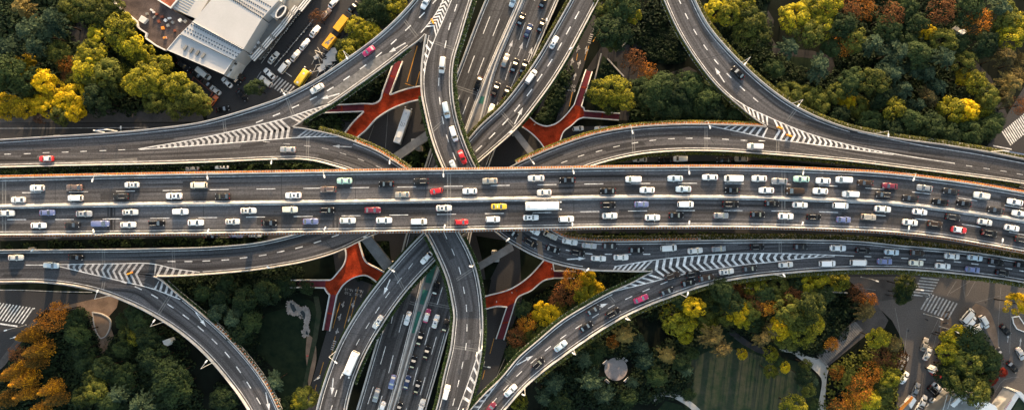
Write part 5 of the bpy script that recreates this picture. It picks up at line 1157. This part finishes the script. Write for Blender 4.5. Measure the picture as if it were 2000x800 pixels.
T = '''45 15 22 w;110 40 24 b;65 60 26 b;20 95 24 b;140 18 20 o;172 22 18 o;88 66 20 b;75 88 20 b;112 104 17 o;42 126 16 Y;58 118 12 Y;12 142 26 g;34 152 24 g;85 158 20 Y;106 176 20 Y;122 196 18 Y;146 188 20 Y;92 210 18 Y;46 210 20 Y;72 202 16 Y;10 208 20 Y;148 214 18 Y;62 178 16 o;128 124 15 f;205 40 20 o;235 55 26 y;196 76 20 y;252 84 22 y;176 106 22 y;266 104 18 y;170 132 24 y;206 142 22 o;240 150 20 y;286 106 15 y;312 130 20 y;282 155 25 y;302 160 20 y;268 166 20 y;152 162 18 y;186 196 22 g;226 172 18 o;346 170 22 y;372 186 18 o;346 206 20 o;392 206 16 o;300 196 20 o;180 6 16 o;218 14 18 o;158 118 14 b;134 150 12 r;175 150 16 o;120 225 16 o;78 228 12 r
498 173 15 g;686 100 20 y;697 52 18 y;722 62 18 y;737 6 20 g;766 14 22 y;674 112 14 y;702 84 16 y;752 34 14 g;668 90 12 o;729 76 13 y;618 32 13 r;715 20 14 g
1186 18 22 o;1214 14 22 g;1236 28 16 y;1188 58 22 g;1211 68 22 g;1198 86 12 o;1240 120 20 r;1266 140 16 f;1175 184 22 y;1200 178 24 y;1214 194 20 y;1164 186 16 g;1192 200 16 o;1264 180 22 g;1294 174 24 g;1320 180 22 g;1346 166 20 g;1280 204 20 g;1338 200 22 g;1380 190 22 g;1408 202 20 g;1310 216 18 g;1394 216 18 g;1432 226 14 g;1362 214 18 g
1402 20 22 y;1426 26 20 y;1450 8 20 y;1470 44 22 o;1456 66 20 o;1482 72 18 o;1550 34 25 y;1586 24 24 y;1576 60 25 o;1606 54 22 y;1620 14 20 y;1656 18 22 r;1650 50 22 g;1670 76 20 o;1648 88 18 f;1700 86 22 b;1690 14 20 f;1740 30 22 r;1736 56 20 g;1766 20 20 g;1782 50 22 g;1540 96 20 b;1596 130 24 b;1540 182 18 o;1572 192 20 o;1600 196 20 o;1652 192 15 Y;1660 202 11 Y;1636 182 15 o;1680 210 16 o;1702 160 22 o;1746 102 24 b;1740 142 22 b;1792 110 22 g;1806 142 20 b;1760 176 20 b;1780 132 18 b;1842 112 20 b;1812 64 14 Y;1842 82 20 o;1868 88 16 g;1882 150 14 Y;1880 122 18 o;1910 160 18 y;1930 186 18 o;1746 212 20 y;1812 190 20 w;1856 214 22 y;1882 214 20 Y;1892 230 16 y;1920 210 16 y;1700 238 18 g;1740 248 18 g;1780 240 20 g;1820 246 20 g;1850 262 18 g;1890 262 20 g;1926 252 18 g;1944 240 16 g;1840 20 24 r;1892 12 26 g;1912 42 22 f;1960 36 24 o;1990 50 22 y;1970 74 22 y;1950 18 22 b;1920 86 22 g;1960 112 22 w;1992 122 20 w;1970 166 24 w;1992 150 22 w;1960 190 20 w;1990 206 16 r;1640 226 14 g;1596 218 12 g;1664 158 20 g;1720 190 18 g;1625 90 16 g;1514 132 14 g;1830 170 18 b;1790 205 16 b;1500 190 13 o;1520 200 12 o;1770 80 18 g;1815 100 16 g
100 622 22 f;113 608 17 f;91 701 20 R;128 666 20 R;102 722 20 R;102 748 19 R;146 740 20 R;155 758 20 R;108 640 20 R;118 690 20 R;60 760 19 R;125 780 20 R;70 715 18 R;30 690 14 r;146 628 18 g;150 650 18 g;158 684 16 g;164 706 18 g;190 740 18 o;186 762 18 o;162 776 16 o;206 718 18 g;240 736 20 g;240 626 12 g;248 652 13 o;240 682 14 g;300 704 24 g;330 736 25 g;345 758 24 g;318 768 20 g;276 790 22 b;230 770 18 b;390 690 18 g;412 720 22 g;440 776 20 g;210 784 18 g;195 720 14 g;262 610 14 g;272 628 16 g;262 660 13 y;290 660 16 g;470 700 14 g
424 610 18 b;456 622 20 b;480 582 18 g;430 582 18 g;492 628 16 g;468 652 18 g;520 572 20 g;540 744 18 b;540 772 14 g;596 776 18 o;582 784 13 y;560 790 12 g;395 570 16 g;556 558 14 g;600 560 12 g;440 555 15 g
1120 546 20 f;1148 546 16 Y;1142 576 18 y;1106 572 20 r;1160 566 15 Y;1086 590 13 r;1072 616 18 Y;1030 630 17 f;1056 606 15 Y;1020 602 13 g;1094 606 14 y;1010 660 18 r;1040 650 15 o;1150 528 10 o;1005 690 14 g;1130 600 13 g
1216 652 22 w;1196 666 11 f;1166 690 16 g;1300 692 20 w;1320 620 25 y;1356 600 18 Y;1342 626 18 y;1350 582 15 g;1392 656 22 w;1408 682 20 w;1384 640 16 y;1440 610 18 Y;1456 626 15 y;1480 586 20 r;1500 600 16 f;1510 640 23 w;1490 660 18 w;1410 566 18 g;1380 580 17 o;1150 742 22 b;1082 748 22 b;1060 772 18 b;1092 784 16 g;1258 702 18 b;1250 674 18 b;1282 738 16 g;1332 706 13 g;1572 552 16 y;1600 546 16 y;1640 548 16 y;1540 602 20 o;1564 620 22 o;1580 602 22 o;1570 650 22 y;1592 630 16 y;1524 640 20 Y;1506 690 12 y;1550 578 17 r;1690 608 20 w;1698 586 15 f;1674 572 15 r;1625 672 12 f;1636 728 13 f;1714 660 18 y;1742 672 20 w;1754 700 20 r;1724 696 16 r;1702 728 20 f;1682 758 22 f;1662 782 20 f;1716 750 20 o;1700 778 18 y;1722 770 16 o;1742 738 18 y;1642 792 18 f;1664 740 14 o;1550 796 20 y;1534 716 9 Y;1506 726 12 y;1230 775 14 g;1420 615 18 o;1352 690 10 g;1568 735 12 g;1580 762 11 o;1588 790 12 g;1345 770 11 g;1575 712 10 o;1450 690 9 Y;1520 708 11 g;1590 745 9 b;1340 722 11 b;1395 598 15 g;1460 560 15 o;1495 575 15 g;1525 585 15 o;1555 552 15 g;1585 575 15 o;1610 575 14 g;1370 560 14 g;1330 585 14 g;1465 605 15 o;1340 655 14 y;1470 625 18 g;1535 665 16 o;1375 615 16 o;1430 590 16 g;1180 768 18 b;1015 785 14 y;1140 700 18 b;1235 745 12 b;1478 560 15 y;1440 566 13 r;1520 560 14 o
1870 660 20 y;1900 668 22 g;1852 690 18 y;1926 698 20 g;1890 706 24 o;1920 734 20 o;1872 742 24 o;1902 760 22 o;1848 734 18 g;1936 740 10 x;1958 726 8 x;1852 660 14 y;1770 556 15 o;1765 574 15 g;1985 592 20 Y;1862 720 20 g;1940 715 13 g;1760 582 10 o'''
for ln in T.split('\n'):
    for it in ln.split(';'):
        q = it.split(); tree(float(q[0]), float(q[1]), float(q[2])*(1.0 if q[3] == 'R' else 1.22 if q[3] in 'gob' else 1.12), q[3])
LANDM = {'white-roofed hall': (400, 90), 'yellow covered trucks': (655, 60), 'stair foot of the right red footbridge': (1205, 228), 'pale hut in the forest': (1880, 62), 'black car on the forest ramp': (1441, 142),
         'kerbed teardrop bed': (198, 632), 'white stone marker': (325, 667), 'pale rock pond': (586, 620), 'dark red lower footbridge': (1060, 545), 'round stone plaza': (1203, 720), 'boardwalk': (1640, 670), 'red kiosk': (1831, 728), 'upper right zebra crossing': (1980, 262), 'hatched gore of the forest ramp': (1600, 265)}
def tree_labels():
    for o, look, x, y in TREES:
        lm = min(LANDM, key=lambda k: (LANDM[k][0]-x)**2+(LANDM[k][1]-y)**2); c = LANDM[lm]; d = (c[0]-x)**2+(c[1]-y)**2
        rk = 1+sum(1 for p in TREES if p[1] == look and (c[0]-p[2])**2+(c[1]-p[3])**2 < d-1e-6)
        one = sum(1 for p in TREES if p[1] == look) == 1
        o['label'] = f"{look} nearest the {lm}" if rk == 1 or one else (f"{look}, {ORD[rk]} nearest the {lm}" if rk < len(ORD) else f"{look} {rk}th nearest the {lm}")
        o['group'] = 'trees around the '+lm
tree_labels(); _c = Counter(o['label'] for o, *_ in TREES); print('TREES', len(TREES), [(k, v) for k, v in _c.items() if v > 1])

# ------------------------------------------------------------------ low undergrowth in the parks (nobody could count it)
def undergrowth(name, poly, n, ml, size=(1.3, 3.0), hgt=(.6, 2.6), avoid=()):
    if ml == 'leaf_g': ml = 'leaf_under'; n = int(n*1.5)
    mb = MB(); xs = [p[0] for p in poly]; ys = [p[1] for p in poly]; k = 0; tries = 0
    while k < n and tries < n*8:
        tries += 1; p = (random.uniform(min(xs), max(xs)), random.uniform(min(ys), max(ys)))
        if not inside(p, poly) or any(inside(p, a) for a in avoid): continue
        c = P(*p, 0); r = random.uniform(*size); h = random.uniform(*hgt); k += 1
        for q in range(int(18*r)):
            e = rdir(0.0); quadleaf(mb, c+Vector((e.x*r, e.y*r, e.z*h+.05))*1.0, (e+rdir()*.7).normalized(), .34)
    o = mb.build(name, MAT[ml]); return tag(o, kind='stuff')
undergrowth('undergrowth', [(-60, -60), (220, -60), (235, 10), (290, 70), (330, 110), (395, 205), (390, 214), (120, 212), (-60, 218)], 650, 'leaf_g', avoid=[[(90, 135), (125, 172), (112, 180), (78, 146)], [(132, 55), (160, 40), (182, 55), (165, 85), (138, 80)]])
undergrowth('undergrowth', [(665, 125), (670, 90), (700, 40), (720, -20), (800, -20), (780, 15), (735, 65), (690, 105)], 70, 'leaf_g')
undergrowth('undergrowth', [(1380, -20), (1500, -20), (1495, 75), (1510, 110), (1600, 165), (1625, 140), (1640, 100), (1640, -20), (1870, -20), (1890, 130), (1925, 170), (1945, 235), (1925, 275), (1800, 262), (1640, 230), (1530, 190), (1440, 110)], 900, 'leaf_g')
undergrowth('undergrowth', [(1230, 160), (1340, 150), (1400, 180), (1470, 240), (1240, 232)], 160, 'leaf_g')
undergrowth('undergrowth', [(1218, 0), (1296, 0), (1306, 40), (1262, 60), (1240, 84), (1218, 60)], 60, 'leaf_g')
undergrowth('clipped_shrubbery', [(1252, 85), (1270, 58), (1310, 57), (1343, 90), (1338, 116), (1300, 123), (1264, 110)], 130, 'leaf_g', (.9, 1.4), (.5, .7))
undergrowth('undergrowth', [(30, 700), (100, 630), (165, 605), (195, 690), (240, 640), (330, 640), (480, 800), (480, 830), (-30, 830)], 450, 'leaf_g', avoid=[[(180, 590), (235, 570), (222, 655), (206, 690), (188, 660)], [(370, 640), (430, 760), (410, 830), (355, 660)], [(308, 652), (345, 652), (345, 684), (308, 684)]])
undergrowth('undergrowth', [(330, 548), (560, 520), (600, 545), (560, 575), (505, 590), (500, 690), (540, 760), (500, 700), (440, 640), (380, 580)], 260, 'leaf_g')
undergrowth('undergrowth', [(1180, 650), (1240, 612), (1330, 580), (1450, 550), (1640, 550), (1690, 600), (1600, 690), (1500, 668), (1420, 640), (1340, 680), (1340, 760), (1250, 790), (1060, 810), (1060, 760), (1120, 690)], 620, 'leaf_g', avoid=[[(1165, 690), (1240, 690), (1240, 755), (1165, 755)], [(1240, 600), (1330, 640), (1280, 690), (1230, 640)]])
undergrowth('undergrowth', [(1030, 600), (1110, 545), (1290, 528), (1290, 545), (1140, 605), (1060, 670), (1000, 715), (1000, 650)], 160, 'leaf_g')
undergrowth('undergrowth', [(1620, 720), (1740, 650), (1760, 700), (1740, 800), (1600, 800), (1620, 760)], 130, 'leaf_o')
undergrowth('undergrowth', [(1845, 650), (1920, 650), (1950, 710), (1930, 770), (1850, 765), (1835, 720)], 90, 'leaf_g')
undergrowth('undergrowth', [(1160, 168), (1178, 112), (1212, 150), (1222, 190), (1200, 228), (1168, 225)], 35, 'leaf_g', (.6, 1.2), (.3, .6))
undergrowth('undergrowth', [(600, 213), (690, 175), (742, 138), (735, 178), (705, 200), (640, 203)], 90, 'leaf_g')
undergrowth('undergrowth', [(1055, 240), (1100, 150), (1112, 135), (1088, 200), (1066, 244)], 45, 'leaf_g')
for bed, n in (([(120, 320), (680, 316), (720, 336), (640, 345), (0, 342), (0, 329)], 150), ([(0, 475), (520, 464), (480, 478), (0, 484)], 60), ([(1090, 456), (1500, 458), (1750, 466), (2000, 503), (2000, 512), (1750, 478), (1500, 468), (1120, 470)], 120), ([(690, 470), (760, 470), (765, 520), (740, 560), (700, 545)], 30), ([(778, 330), (835, 250), (850, 330)], 30), ([(640, 222), (705, 220), (660, 262), (600, 250)], 60)):
    undergrowth('undergrowth', bed, n, 'leaf_hg', (.8, 1.5), (.4, .9))

# ------------------------------------------------------------------ hedges and planter boxes hung outside the parapets
def hedge(road, side, a, b, ml='leaf_h', wd=1.3, h=1.1, dens=34, out=.15, z0=-.35):
    pts = road.run(side, a, b); E, N = road.inward(side, pts); mb = MB()
    for i in range(len(E)-1):
        L = (E[i+1]-E[i]).length
        for k in range(int(L*dens)):
            t = random.random(); p = E[i].lerp(E[i+1], t)-road.off; n = N[i]; u = random.random(); bump = .75+.25*math.sin((i*8+t*8)*.9)+random.uniform(-.15, .15)
            zz = h*bump*(1-abs(2*u-1)**3*.7); q = p-n*(out+u*wd)+Vector((0, 0, z0+zz*random.uniform(.55, 1))); quadleaf(mb, q, (Vector((0, 0, 1))-n*(u-.5)*1.3+rdir()*.6).normalized(), .2)
    o = mb.build('hedge', MAT[ml], road.root)
    o2 = road.profile('planter_trough', pts, side, [(-.05, -.75), (-.05, -.25), (-wd-.1, -.25), (-wd-.1, -.75)], 'concrete', o); return o
hedge(S_, 'R', (797, 331), (620, 255), 'leaf_h'); hedge(S_, 'L', (680, 333), (0, 327), 'leaf_hg', .9)
hedge(NW_, 'L', (800, 95), (590, 236), 'leaf_hg', .8)
hedge(N_, 'R', (925, 0), (930, 327), 'leaf_hg', 1.2); hedge(N_, 'L', (823, 186), (865, 330), 'leaf_hg', .9); hedge(N_, 'R', (1100, 461), (2000, 507), 'leaf_h', 1.5)
hedge(B_, 'L', (910, 276), (1112, 2), 'leaf_h', 1.0); hedge(B_, 'R', (1160, 20), (1014, 247), 'leaf_hg', .5)
hedge(BR_, 'L', (1490, 248), (1010, 320), 'leaf_h', 1.0); hedge(BR_, 'R', (1160, 323), (1990, 358), 'leaf_h', 1.0)
hedge(C_, 'R', (1350, -10), (2000, 310), 'leaf_h', 1.3); hedge(C_, 'L', (1295, 0), (1490, 243), 'leaf_h', .5)
hedge(D_, 'R', (1040, 742), (2000, 552), 'leaf_h', 1.3); hedge(D_, 'L', (920, 796), (1270, 532), 'leaf_hg', .9)
hedge(S_, 'L', (850, 800), (832, 460), 'leaf_hg', .9); hedge(S_, 'R', (918, 790), (905, 465), 'leaf_hg', .9)
hedge(BR_, 'R', (690, 750), (850, 510), 'leaf_hg', .9); hedge(BR_, 'L', (625, 770), (815, 465), 'leaf_hg', .4)
hedge(E_, 'L', (320, 550), (545, 797), 'leaf_hg', .6)
PB = MB(); PB.loft([rr(-.19, .19, .2, -.2, .04, 1), rr(-.22, .22, .24, .2, .05, 1)]); PBM = PB.mesh('planter_box', MAT['terracotta'])
def planters(road, side, a, b, spacing=.76, first=0, out=.32, z0=.55, flower='leaf_f'):
    pts = road.run(side, a, b); E, N = road.inward(side, pts); s = [0.0]
    road.profile('planter_ledge', pts, side, [(0, z0-.45), (0, z0-.22), (-out-.3, z0-.22), (-out-.3, z0-.45)], 'parapet')
    for i in range(len(E)-1): s.append(s[-1]+(E[i+1]-E[i]).length)
    mb = MB(); fl = MB(); j = 0; n = int(s[-1]/spacing); lo = max(0, n//2-first//2); hi = lo+first
    for k in range(n):
        d = k*spacing
        while s[j+1] < d: j += 1
        u = (d-s[j])/(s[j+1]-s[j]); p = E[j].lerp(E[j+1], u)-road.off-N[j]*out+Vector((0, 0, z0)); tg = E[j+1]-E[j]; a_ = math.atan2(tg.y, tg.x)
        if lo <= k < hi: put('planter_box', PBM, road.root, p, (0, 0, a_))
        else: mb.box(p, (.42, .44, .4), a_)
        for q in range(5): fl_c = p+Vector((random.uniform(-.22, .22), random.uniform(-.18, .18), .22+random.uniform(0, .18))); quadleaf(fl, fl_c, (Vector((0, 0, 1))+rdir()*.6).normalized(), .12)
    if mb.v: tag(mb.build('planter_boxes', MAT['terracotta'], road.root), kind='stuff')
    tag(fl.build('planter_flowers', MAT[flower], road.root), kind='stuff')
planters(MAIN, 'L', None, None, first=100); planters(MAIN, 'R', None, None, spacing=.9, z0=.35, out=.3)
planters(BR_, 'L', (1490, 248), (1010, 320), first=100, out=.3); planters(S_, 'R', (797, 331), (690, 272), first=45)
planters(N_, 'R', (1080, 450), (1370, 468), .9, first=40); planters(S_, 'L', (690, 336), (655, 325), first=10); planters(E_, 'L', (420, 632), (545, 797), 1.1, first=30, flower='leaf_hg')

# ------------------------------------------------------------------ street lamps
def lamp(px, py, road_or_z, hgt=9.0, armdir=None, ground=False, name='street_lamp'):
    z = road_or_z if ground else road_or_z.z; hp = P(px, py, z+hgt)
    if ground: ad = Vector((armdir[0], -armdir[1], 0)).normalized(); base = hp-ad*1.6; base.z = z
    else:
        rd = road_or_z; E = [(P(*q, z), k) for k in ('L', 'R') for q in (rd.L if k == 'L' else rd.R)]; e, side = min(E, key=lambda q: (q[0].xy-hp.xy).length)
        c = min((P(*q, z) for q in rd.C), key=lambda q: (q-e).length); ad = (c-e).normalized(); base = e+ad*.14
        base.z = z+.95; top = hp
        if (hp.xy-base.xy).length > 4.5: hp = base+ad*2.2+Vector((0, 0, hgt-.95))
    o = empty(name, base); hh = hp-base; mb = MB(); mb.tube([(0, 0, 0), (0, 0, hh.z*.55), (0, 0, hh.z-.15)], .11, 7, .07); mb.build('post', MAT['steel'], o)
    hd = Vector((hh.x, hh.y, 0)); L = max(hd.length, .4); hd = hd.normalized() if hd.length > .05 else ad
    mb = MB(); mb.tube([(0, 0, hh.z-.25), hd*L*.6+Vector((0, 0, hh.z-.02)), hd*(L-.1)+Vector((0, 0, hh.z+.02))], .07, 6); mb.build('arm', MAT['steel'], o)
    mb = MB(); a = math.atan2(hd.y, hd.x); mb.loft([[v+Vector((0, 0, hh.z)) for v in rr(-.35, .75, .22, 0, .2)], [v+Vector((0, 0, hh.z)) for v in rr(-.3, .7, .2, .16, .18)]]); h_ = mb.build('lamp_head', MAT['lamp_white'], o); h_.location = hd*L; h_.rotation_euler = (0, 0, a)
    mb = MB(); mb.box((0, 0, .12), (.36, .36, .24)); mb.build('base_plate', MAT['steel'], o)
    return o
LAMPS = []
def lamps(where, road, pts, **k):
    for p in pts: LAMPS.append((lamp(p[0], p[1], road, **k), where, p))
lamps('top parapet of the main viaduct', MAIN, [(181, 351), (405, 346), (633, 343), (866, 341), (1120, 335), (1346, 336), (1569, 337), (1785, 349)])
lamps('bottom parapet of the main viaduct', MAIN, [(183, 452), (406, 451), (634, 447), (868, 443), (1118, 439), (1346, 435.5), (1567, 437), (1775, 446), (1958, 470)])
lamps('planter-lined ramp above the viaduct', S_, [(761, 316), (530, 316)]); lamps('orange-planter ramp', BR_, [(1235, 257), (1041, 317), (1386, 247), (767, 528), (655, 706)])
lamps('forest ramp', C_, [(1456, 124), (1560, 205), (1735, 263)]); lamps('two-white-car ramp at the top', B_, [(1115, 94), (997, 258)]); lamps('ramp beside the white hall', NW_, [(555, 183), (677, 112)])
lamps('south ramp with the white minivan', S_, [(921, 520)]); lamps('ramp past the round plaza', D_, [(1343, 574), (1226, 623), (1121, 690), (1025, 771), (1532, 538)])
lamps('queue ramp', N_, [(992, 468), (1147, 527)]); lamps('ramp curving down at lower left', E_, [(300, 627), (402, 706), (190, 569)]); lamps('lower left straight ramp', B_, [(525, 522), (714, 462), (62, 489)]); lamps('expressway', X_, [(1068, 40)])
by = defaultdict(list)
for o, wv, p in LAMPS: by[wv].append((o, p))
for wv, ls in by.items():
    ls.sort(key=lambda q: q[1][0])
    for i, (o, p) in enumerate(ls):
        near = min((c for c in CARS), key=lambda c: (c['px']-p[0])**2+(c['py']-p[1])**2)['look']
        tag(o, f"grey street lamp on the {wv}"+('' if len(ls) == 1 else f", {'leftmost' if i == 0 else ORD[i+1]+' from the left'}"), 'street lamp', 'street lamps along the roads')
# street lamps and signals at the junctions
for i, (x, y, d, nm) in enumerate(((1838, 622, (1, .4), 'junction lamp beside the parked scooters'), (1870, 648, (1, .45), 'junction lamp over the tree island'), (1712, 548, (1, .35), 'lamp over the pavement beneath the queue ramp'), (1800, 566, (1, .1), 'lamp at the right-hand zebra crossing'), (12, 644, (-1, .3), 'lamp at the lower left zebra crossing'), (28, 658, (1, -.3), 'lamp low at the lower left corner'), (236, 250, (0, -1), 'lamp over the upper left street'), (1113, 68, (1, .1), 'lamp over the street beside the north-east ramp'), (621, 738, (1, -.6), 'lamp beside the lower left street'), (954, 716, (1, .1), 'lamp over the street beneath the planted ramps'))):
    o = lamp(x, y, 0.0, 7.0, d, True); tag(o, 'white '+nm, 'street lamp', 'street lamps at the junctions')
# gantry over the south ramp and the right ramp
def gantry(a, b, road, label):
    A, B = P(*a, road.z), P(*b, road.z); o = empty('sign_gantry', A); tag(o, label, 'sign gantry'); v = B-A
    for q in (Vector((0, 0, 0)), v): mb = MB(); mb.tube([q+Vector((0, 0, .9)), q+Vector((0, 0, 6.2))], .16, 8); mb.build('post', MAT['lamp_white'], o)
    mb = MB(); mb.tube([Vector((0, 0, 6.0)), v+Vector((0, 0, 6.0))], .14, 6); mb.tube([Vector((0, 0, 6.5)), v+Vector((0, 0, 6.5))], .1, 6); mb.build('beam', MAT['lamp_white'], o)
    mb = MB(); mb.box(v*.5+Vector((0, 0, 5.9)), (v.length*.7, .12, 1.6), math.atan2(v.y, v.x)); mb.build('sign_panel', MAT['sign_blue'], o)
gantry((932, 686), (942, 674), S_, 'short white sign post on the hatched edge of the south ramp'); gantry((1932, 297), (1998, 309), C_, 'white sign gantry along the upper right ramp edge'); gantry((207, 259), (232, 257), NW_, 'white sign gantry on the upper left ramp edge'); gantry((905, 796), (917, 799), S_, 'white sign post at the bottom gore')
gantry((1172, 598), (1187, 592), D_, 'white sign post on the left edge of the ramp past the plaza') if False else None
# crash cushions at the gore noses
for i, (x, y, rd, a, nm) in enumerate(((845, 43, N_, -65, 'on the chevrons of the top gore'), (1522, 250, C_, -20, 'at the nose of the upper right gore'), (1540, 265, C_, -20, 'further down the upper right gore'), (255, 533, B_, 20, 'on the lower left gore'))):
    o = empty('crash_cushion', P(x, y, rd.z+.012), R(a)); tag(o, 'orange-yellow crash cushion '+nm, 'crash barrier', 'crash cushions at the ramp splits')
    for k in range(3): mb = MB(); mb.tube([(k*.6-.6, 0, 0), (k*.6-.6, 0, .85)], .28, 10); mb.build('drum', MAT['orange_plastic' if k % 2 == 0 else 'yellow_tarp'], o)
    mb = MB(); mb.box((0, 0, .95), (1.6, .4, .12)); mb.build('cap_rail', MAT['yellow_tarp'], o)
# parked scooters beside the arcade
def scooter_meshes():
    b = MB(); b.loft([rr(-.7, .1, .16, .35, .1, 1), rr(-.75, .2, .18, .65, .1, 1), rr(-.6, .0, .12, .82, .1, 1)]); f = MB(); f.tube([(.55, 0, .3), (.42, 0, 1.05)], .05, 5); f.tube([(.40, -.3, 1.05), (.40, .3, 1.05)], .03, 4)
    l = MB(); l.box((.45, 0, .7), (.1, .36, .5)); return b.mesh('seat', MAT['trim']), f.mesh('handlebar', MAT['steel']), l.mesh('leg_shield', MAT['lamp_white'])
SM = scooter_meshes()
def scooter(x, y, ang, group, label, light):
    o = empty('scooter', P(x, y, .05), ang); tag(o, label, 'scooter', group); put('seat', SM[0], o); put('handlebar', SM[1], o); put('leg_shield', SM[2], o, m=MAT['lamp_white' if light else 'trim'])
    for xx in (-.6, .6): put('wheel', WHEEL, o, (xx, 0, .25)).scale = (.75, .5, .75)
def srow(a, b, n, ang, group, label):
    for i in range(n):
        p = Vector(a).lerp(Vector(b), (i+random.uniform(-.2, .2))/(n-1)); scooter(p.x+random.uniform(-1, 1), p.y+random.uniform(-1, 1), ang+random.uniform(-.2, .2), group, label, random.random() < .55)
srow((515, 112), (590, 20), 26, R(-35), 'scooters parked along the arcade front', 'small scooter in the long row along the zigzag arcade front')
srow((545, 118), (606, 46), 18, R(-35), 'scooters parked between fence and white cars', 'small dark scooter in the row between the railing and the white kerbside cars')
srow((1832, 690), (1850, 610), 9, R(20), 'scooters parked at the tree island kerb', 'small scooter at the kerb of the round tree island')
# people
def person_mesh():
    mb = MB(); prof = [(0, .12), (.45, .15), (.85, .19), (1.15, .2), (1.38, .24), (1.46, .12), (1.5, .06)]
    for s in (-1, 1): mb.tube([(s*.09, .02*s, 0), (s*.09, .0, .45), (s*.1, 0, .86)], .07, 6, .1)
    mb.loft([[Vector((r*1.25*math.cos(a), r*.75*math.sin(a), z)) for a in (2*math.pi*i/10 for i in range(10))] for z, r in ((.82, .15), (1.0, .16), (1.2, .18), (1.4, .2), (1.47, .08), (1.52, .055))])
    for s in (-1, 1): mb.tube([(s*.22, 0, 1.42), (s*.27, .04, 1.12), (s*.25, .14, .86)], .055, 6, .04)
    return mb
def head_mesh():
    mb = MB(); mb.loft([[Vector((r*math.cos(a), r*1.12*math.sin(a), z)) for a in (2*math.pi*i/10 for i in range(10))] for z, r in ((1.5, .05), (1.54, .08), (1.62, .1), (1.7, .095), (1.75, .05))]); return mb
PM = person_mesh().mesh('person_body', MAT['cloth_dark'], True); HM = head_mesh().mesh('hair', MAT['trim'], True)
for x, y, z, m, nm in ((1000, 562+8, Z_FOOT, 'cloth_light', 'person in pale clothes at the rail of the brick-red footbridge'), (1009, 566, Z_FOOT, 'cloth_dark', 'person in dark clothes on the brick-red footbridge'), (970, 588, Z_FOOT, 'cloth_light', 'person in pale clothes by the stairs of the brick-red footbridge'), (1044, 244, Z_FOOT, 'cloth_light', 'person in pale clothes on the right-hand orange-red footbridge'), (1077, 524, Z_FOOT, 'cloth_light', 'person in white on the footbridge end beneath the ramp'), (1807, 623, .05, 'cloth_dark', 'person with a scooter below the right zebra crossing'), (1825, 602, .05, 'cloth_dark', 'person in dark clothes at the edge of the right zebra crossing'), (602, 693, .05, 'red_paint', 'person in red on the brown path beside the dark lawn')):
    o = empty('person', P(x, y, z+.01), random.uniform(0, 6.28)); tag(o, nm, 'person', 'people on foot'); put('body', PM, o, m=MAT[m]); put('hair', HM, o)
# works site by the trucks
ws = thing('scaffold_pile', 'heap of scaffold poles and pale sheeting beside the yellow trucks', 'building material', (635, 122)); mb = MB()
for k in range(16): p = P(626+random.uniform(-16, 22), 122+random.uniform(-22, 22), .3)-ws.location; a = random.uniform(0, 3); mb.tube([p-Vector((math.cos(a), math.sin(a), 0))*1.8, p+Vector((math.cos(a), math.sin(a), .2))*1.8], .07, 4)
mb.build('poles', MAT['steel'], ws); mb = MB()
for x, y, s in ((648, 106, 2.2), (640, 122, 1.8), (628, 134, 1.5), (651, 116, 1.3), (618, 112, 1.0)): p = P(x, y, .6)-ws.location; mb.box(p, (s*1.6, s*1.1, .5+s*.12), random.random()); mb.box(p+Vector((s*.4, s*.5, .12)), (s*.9, s*.9, .5+s*.15), random.random())
mb.build('sheeting', MAT['white_roof'], ws)
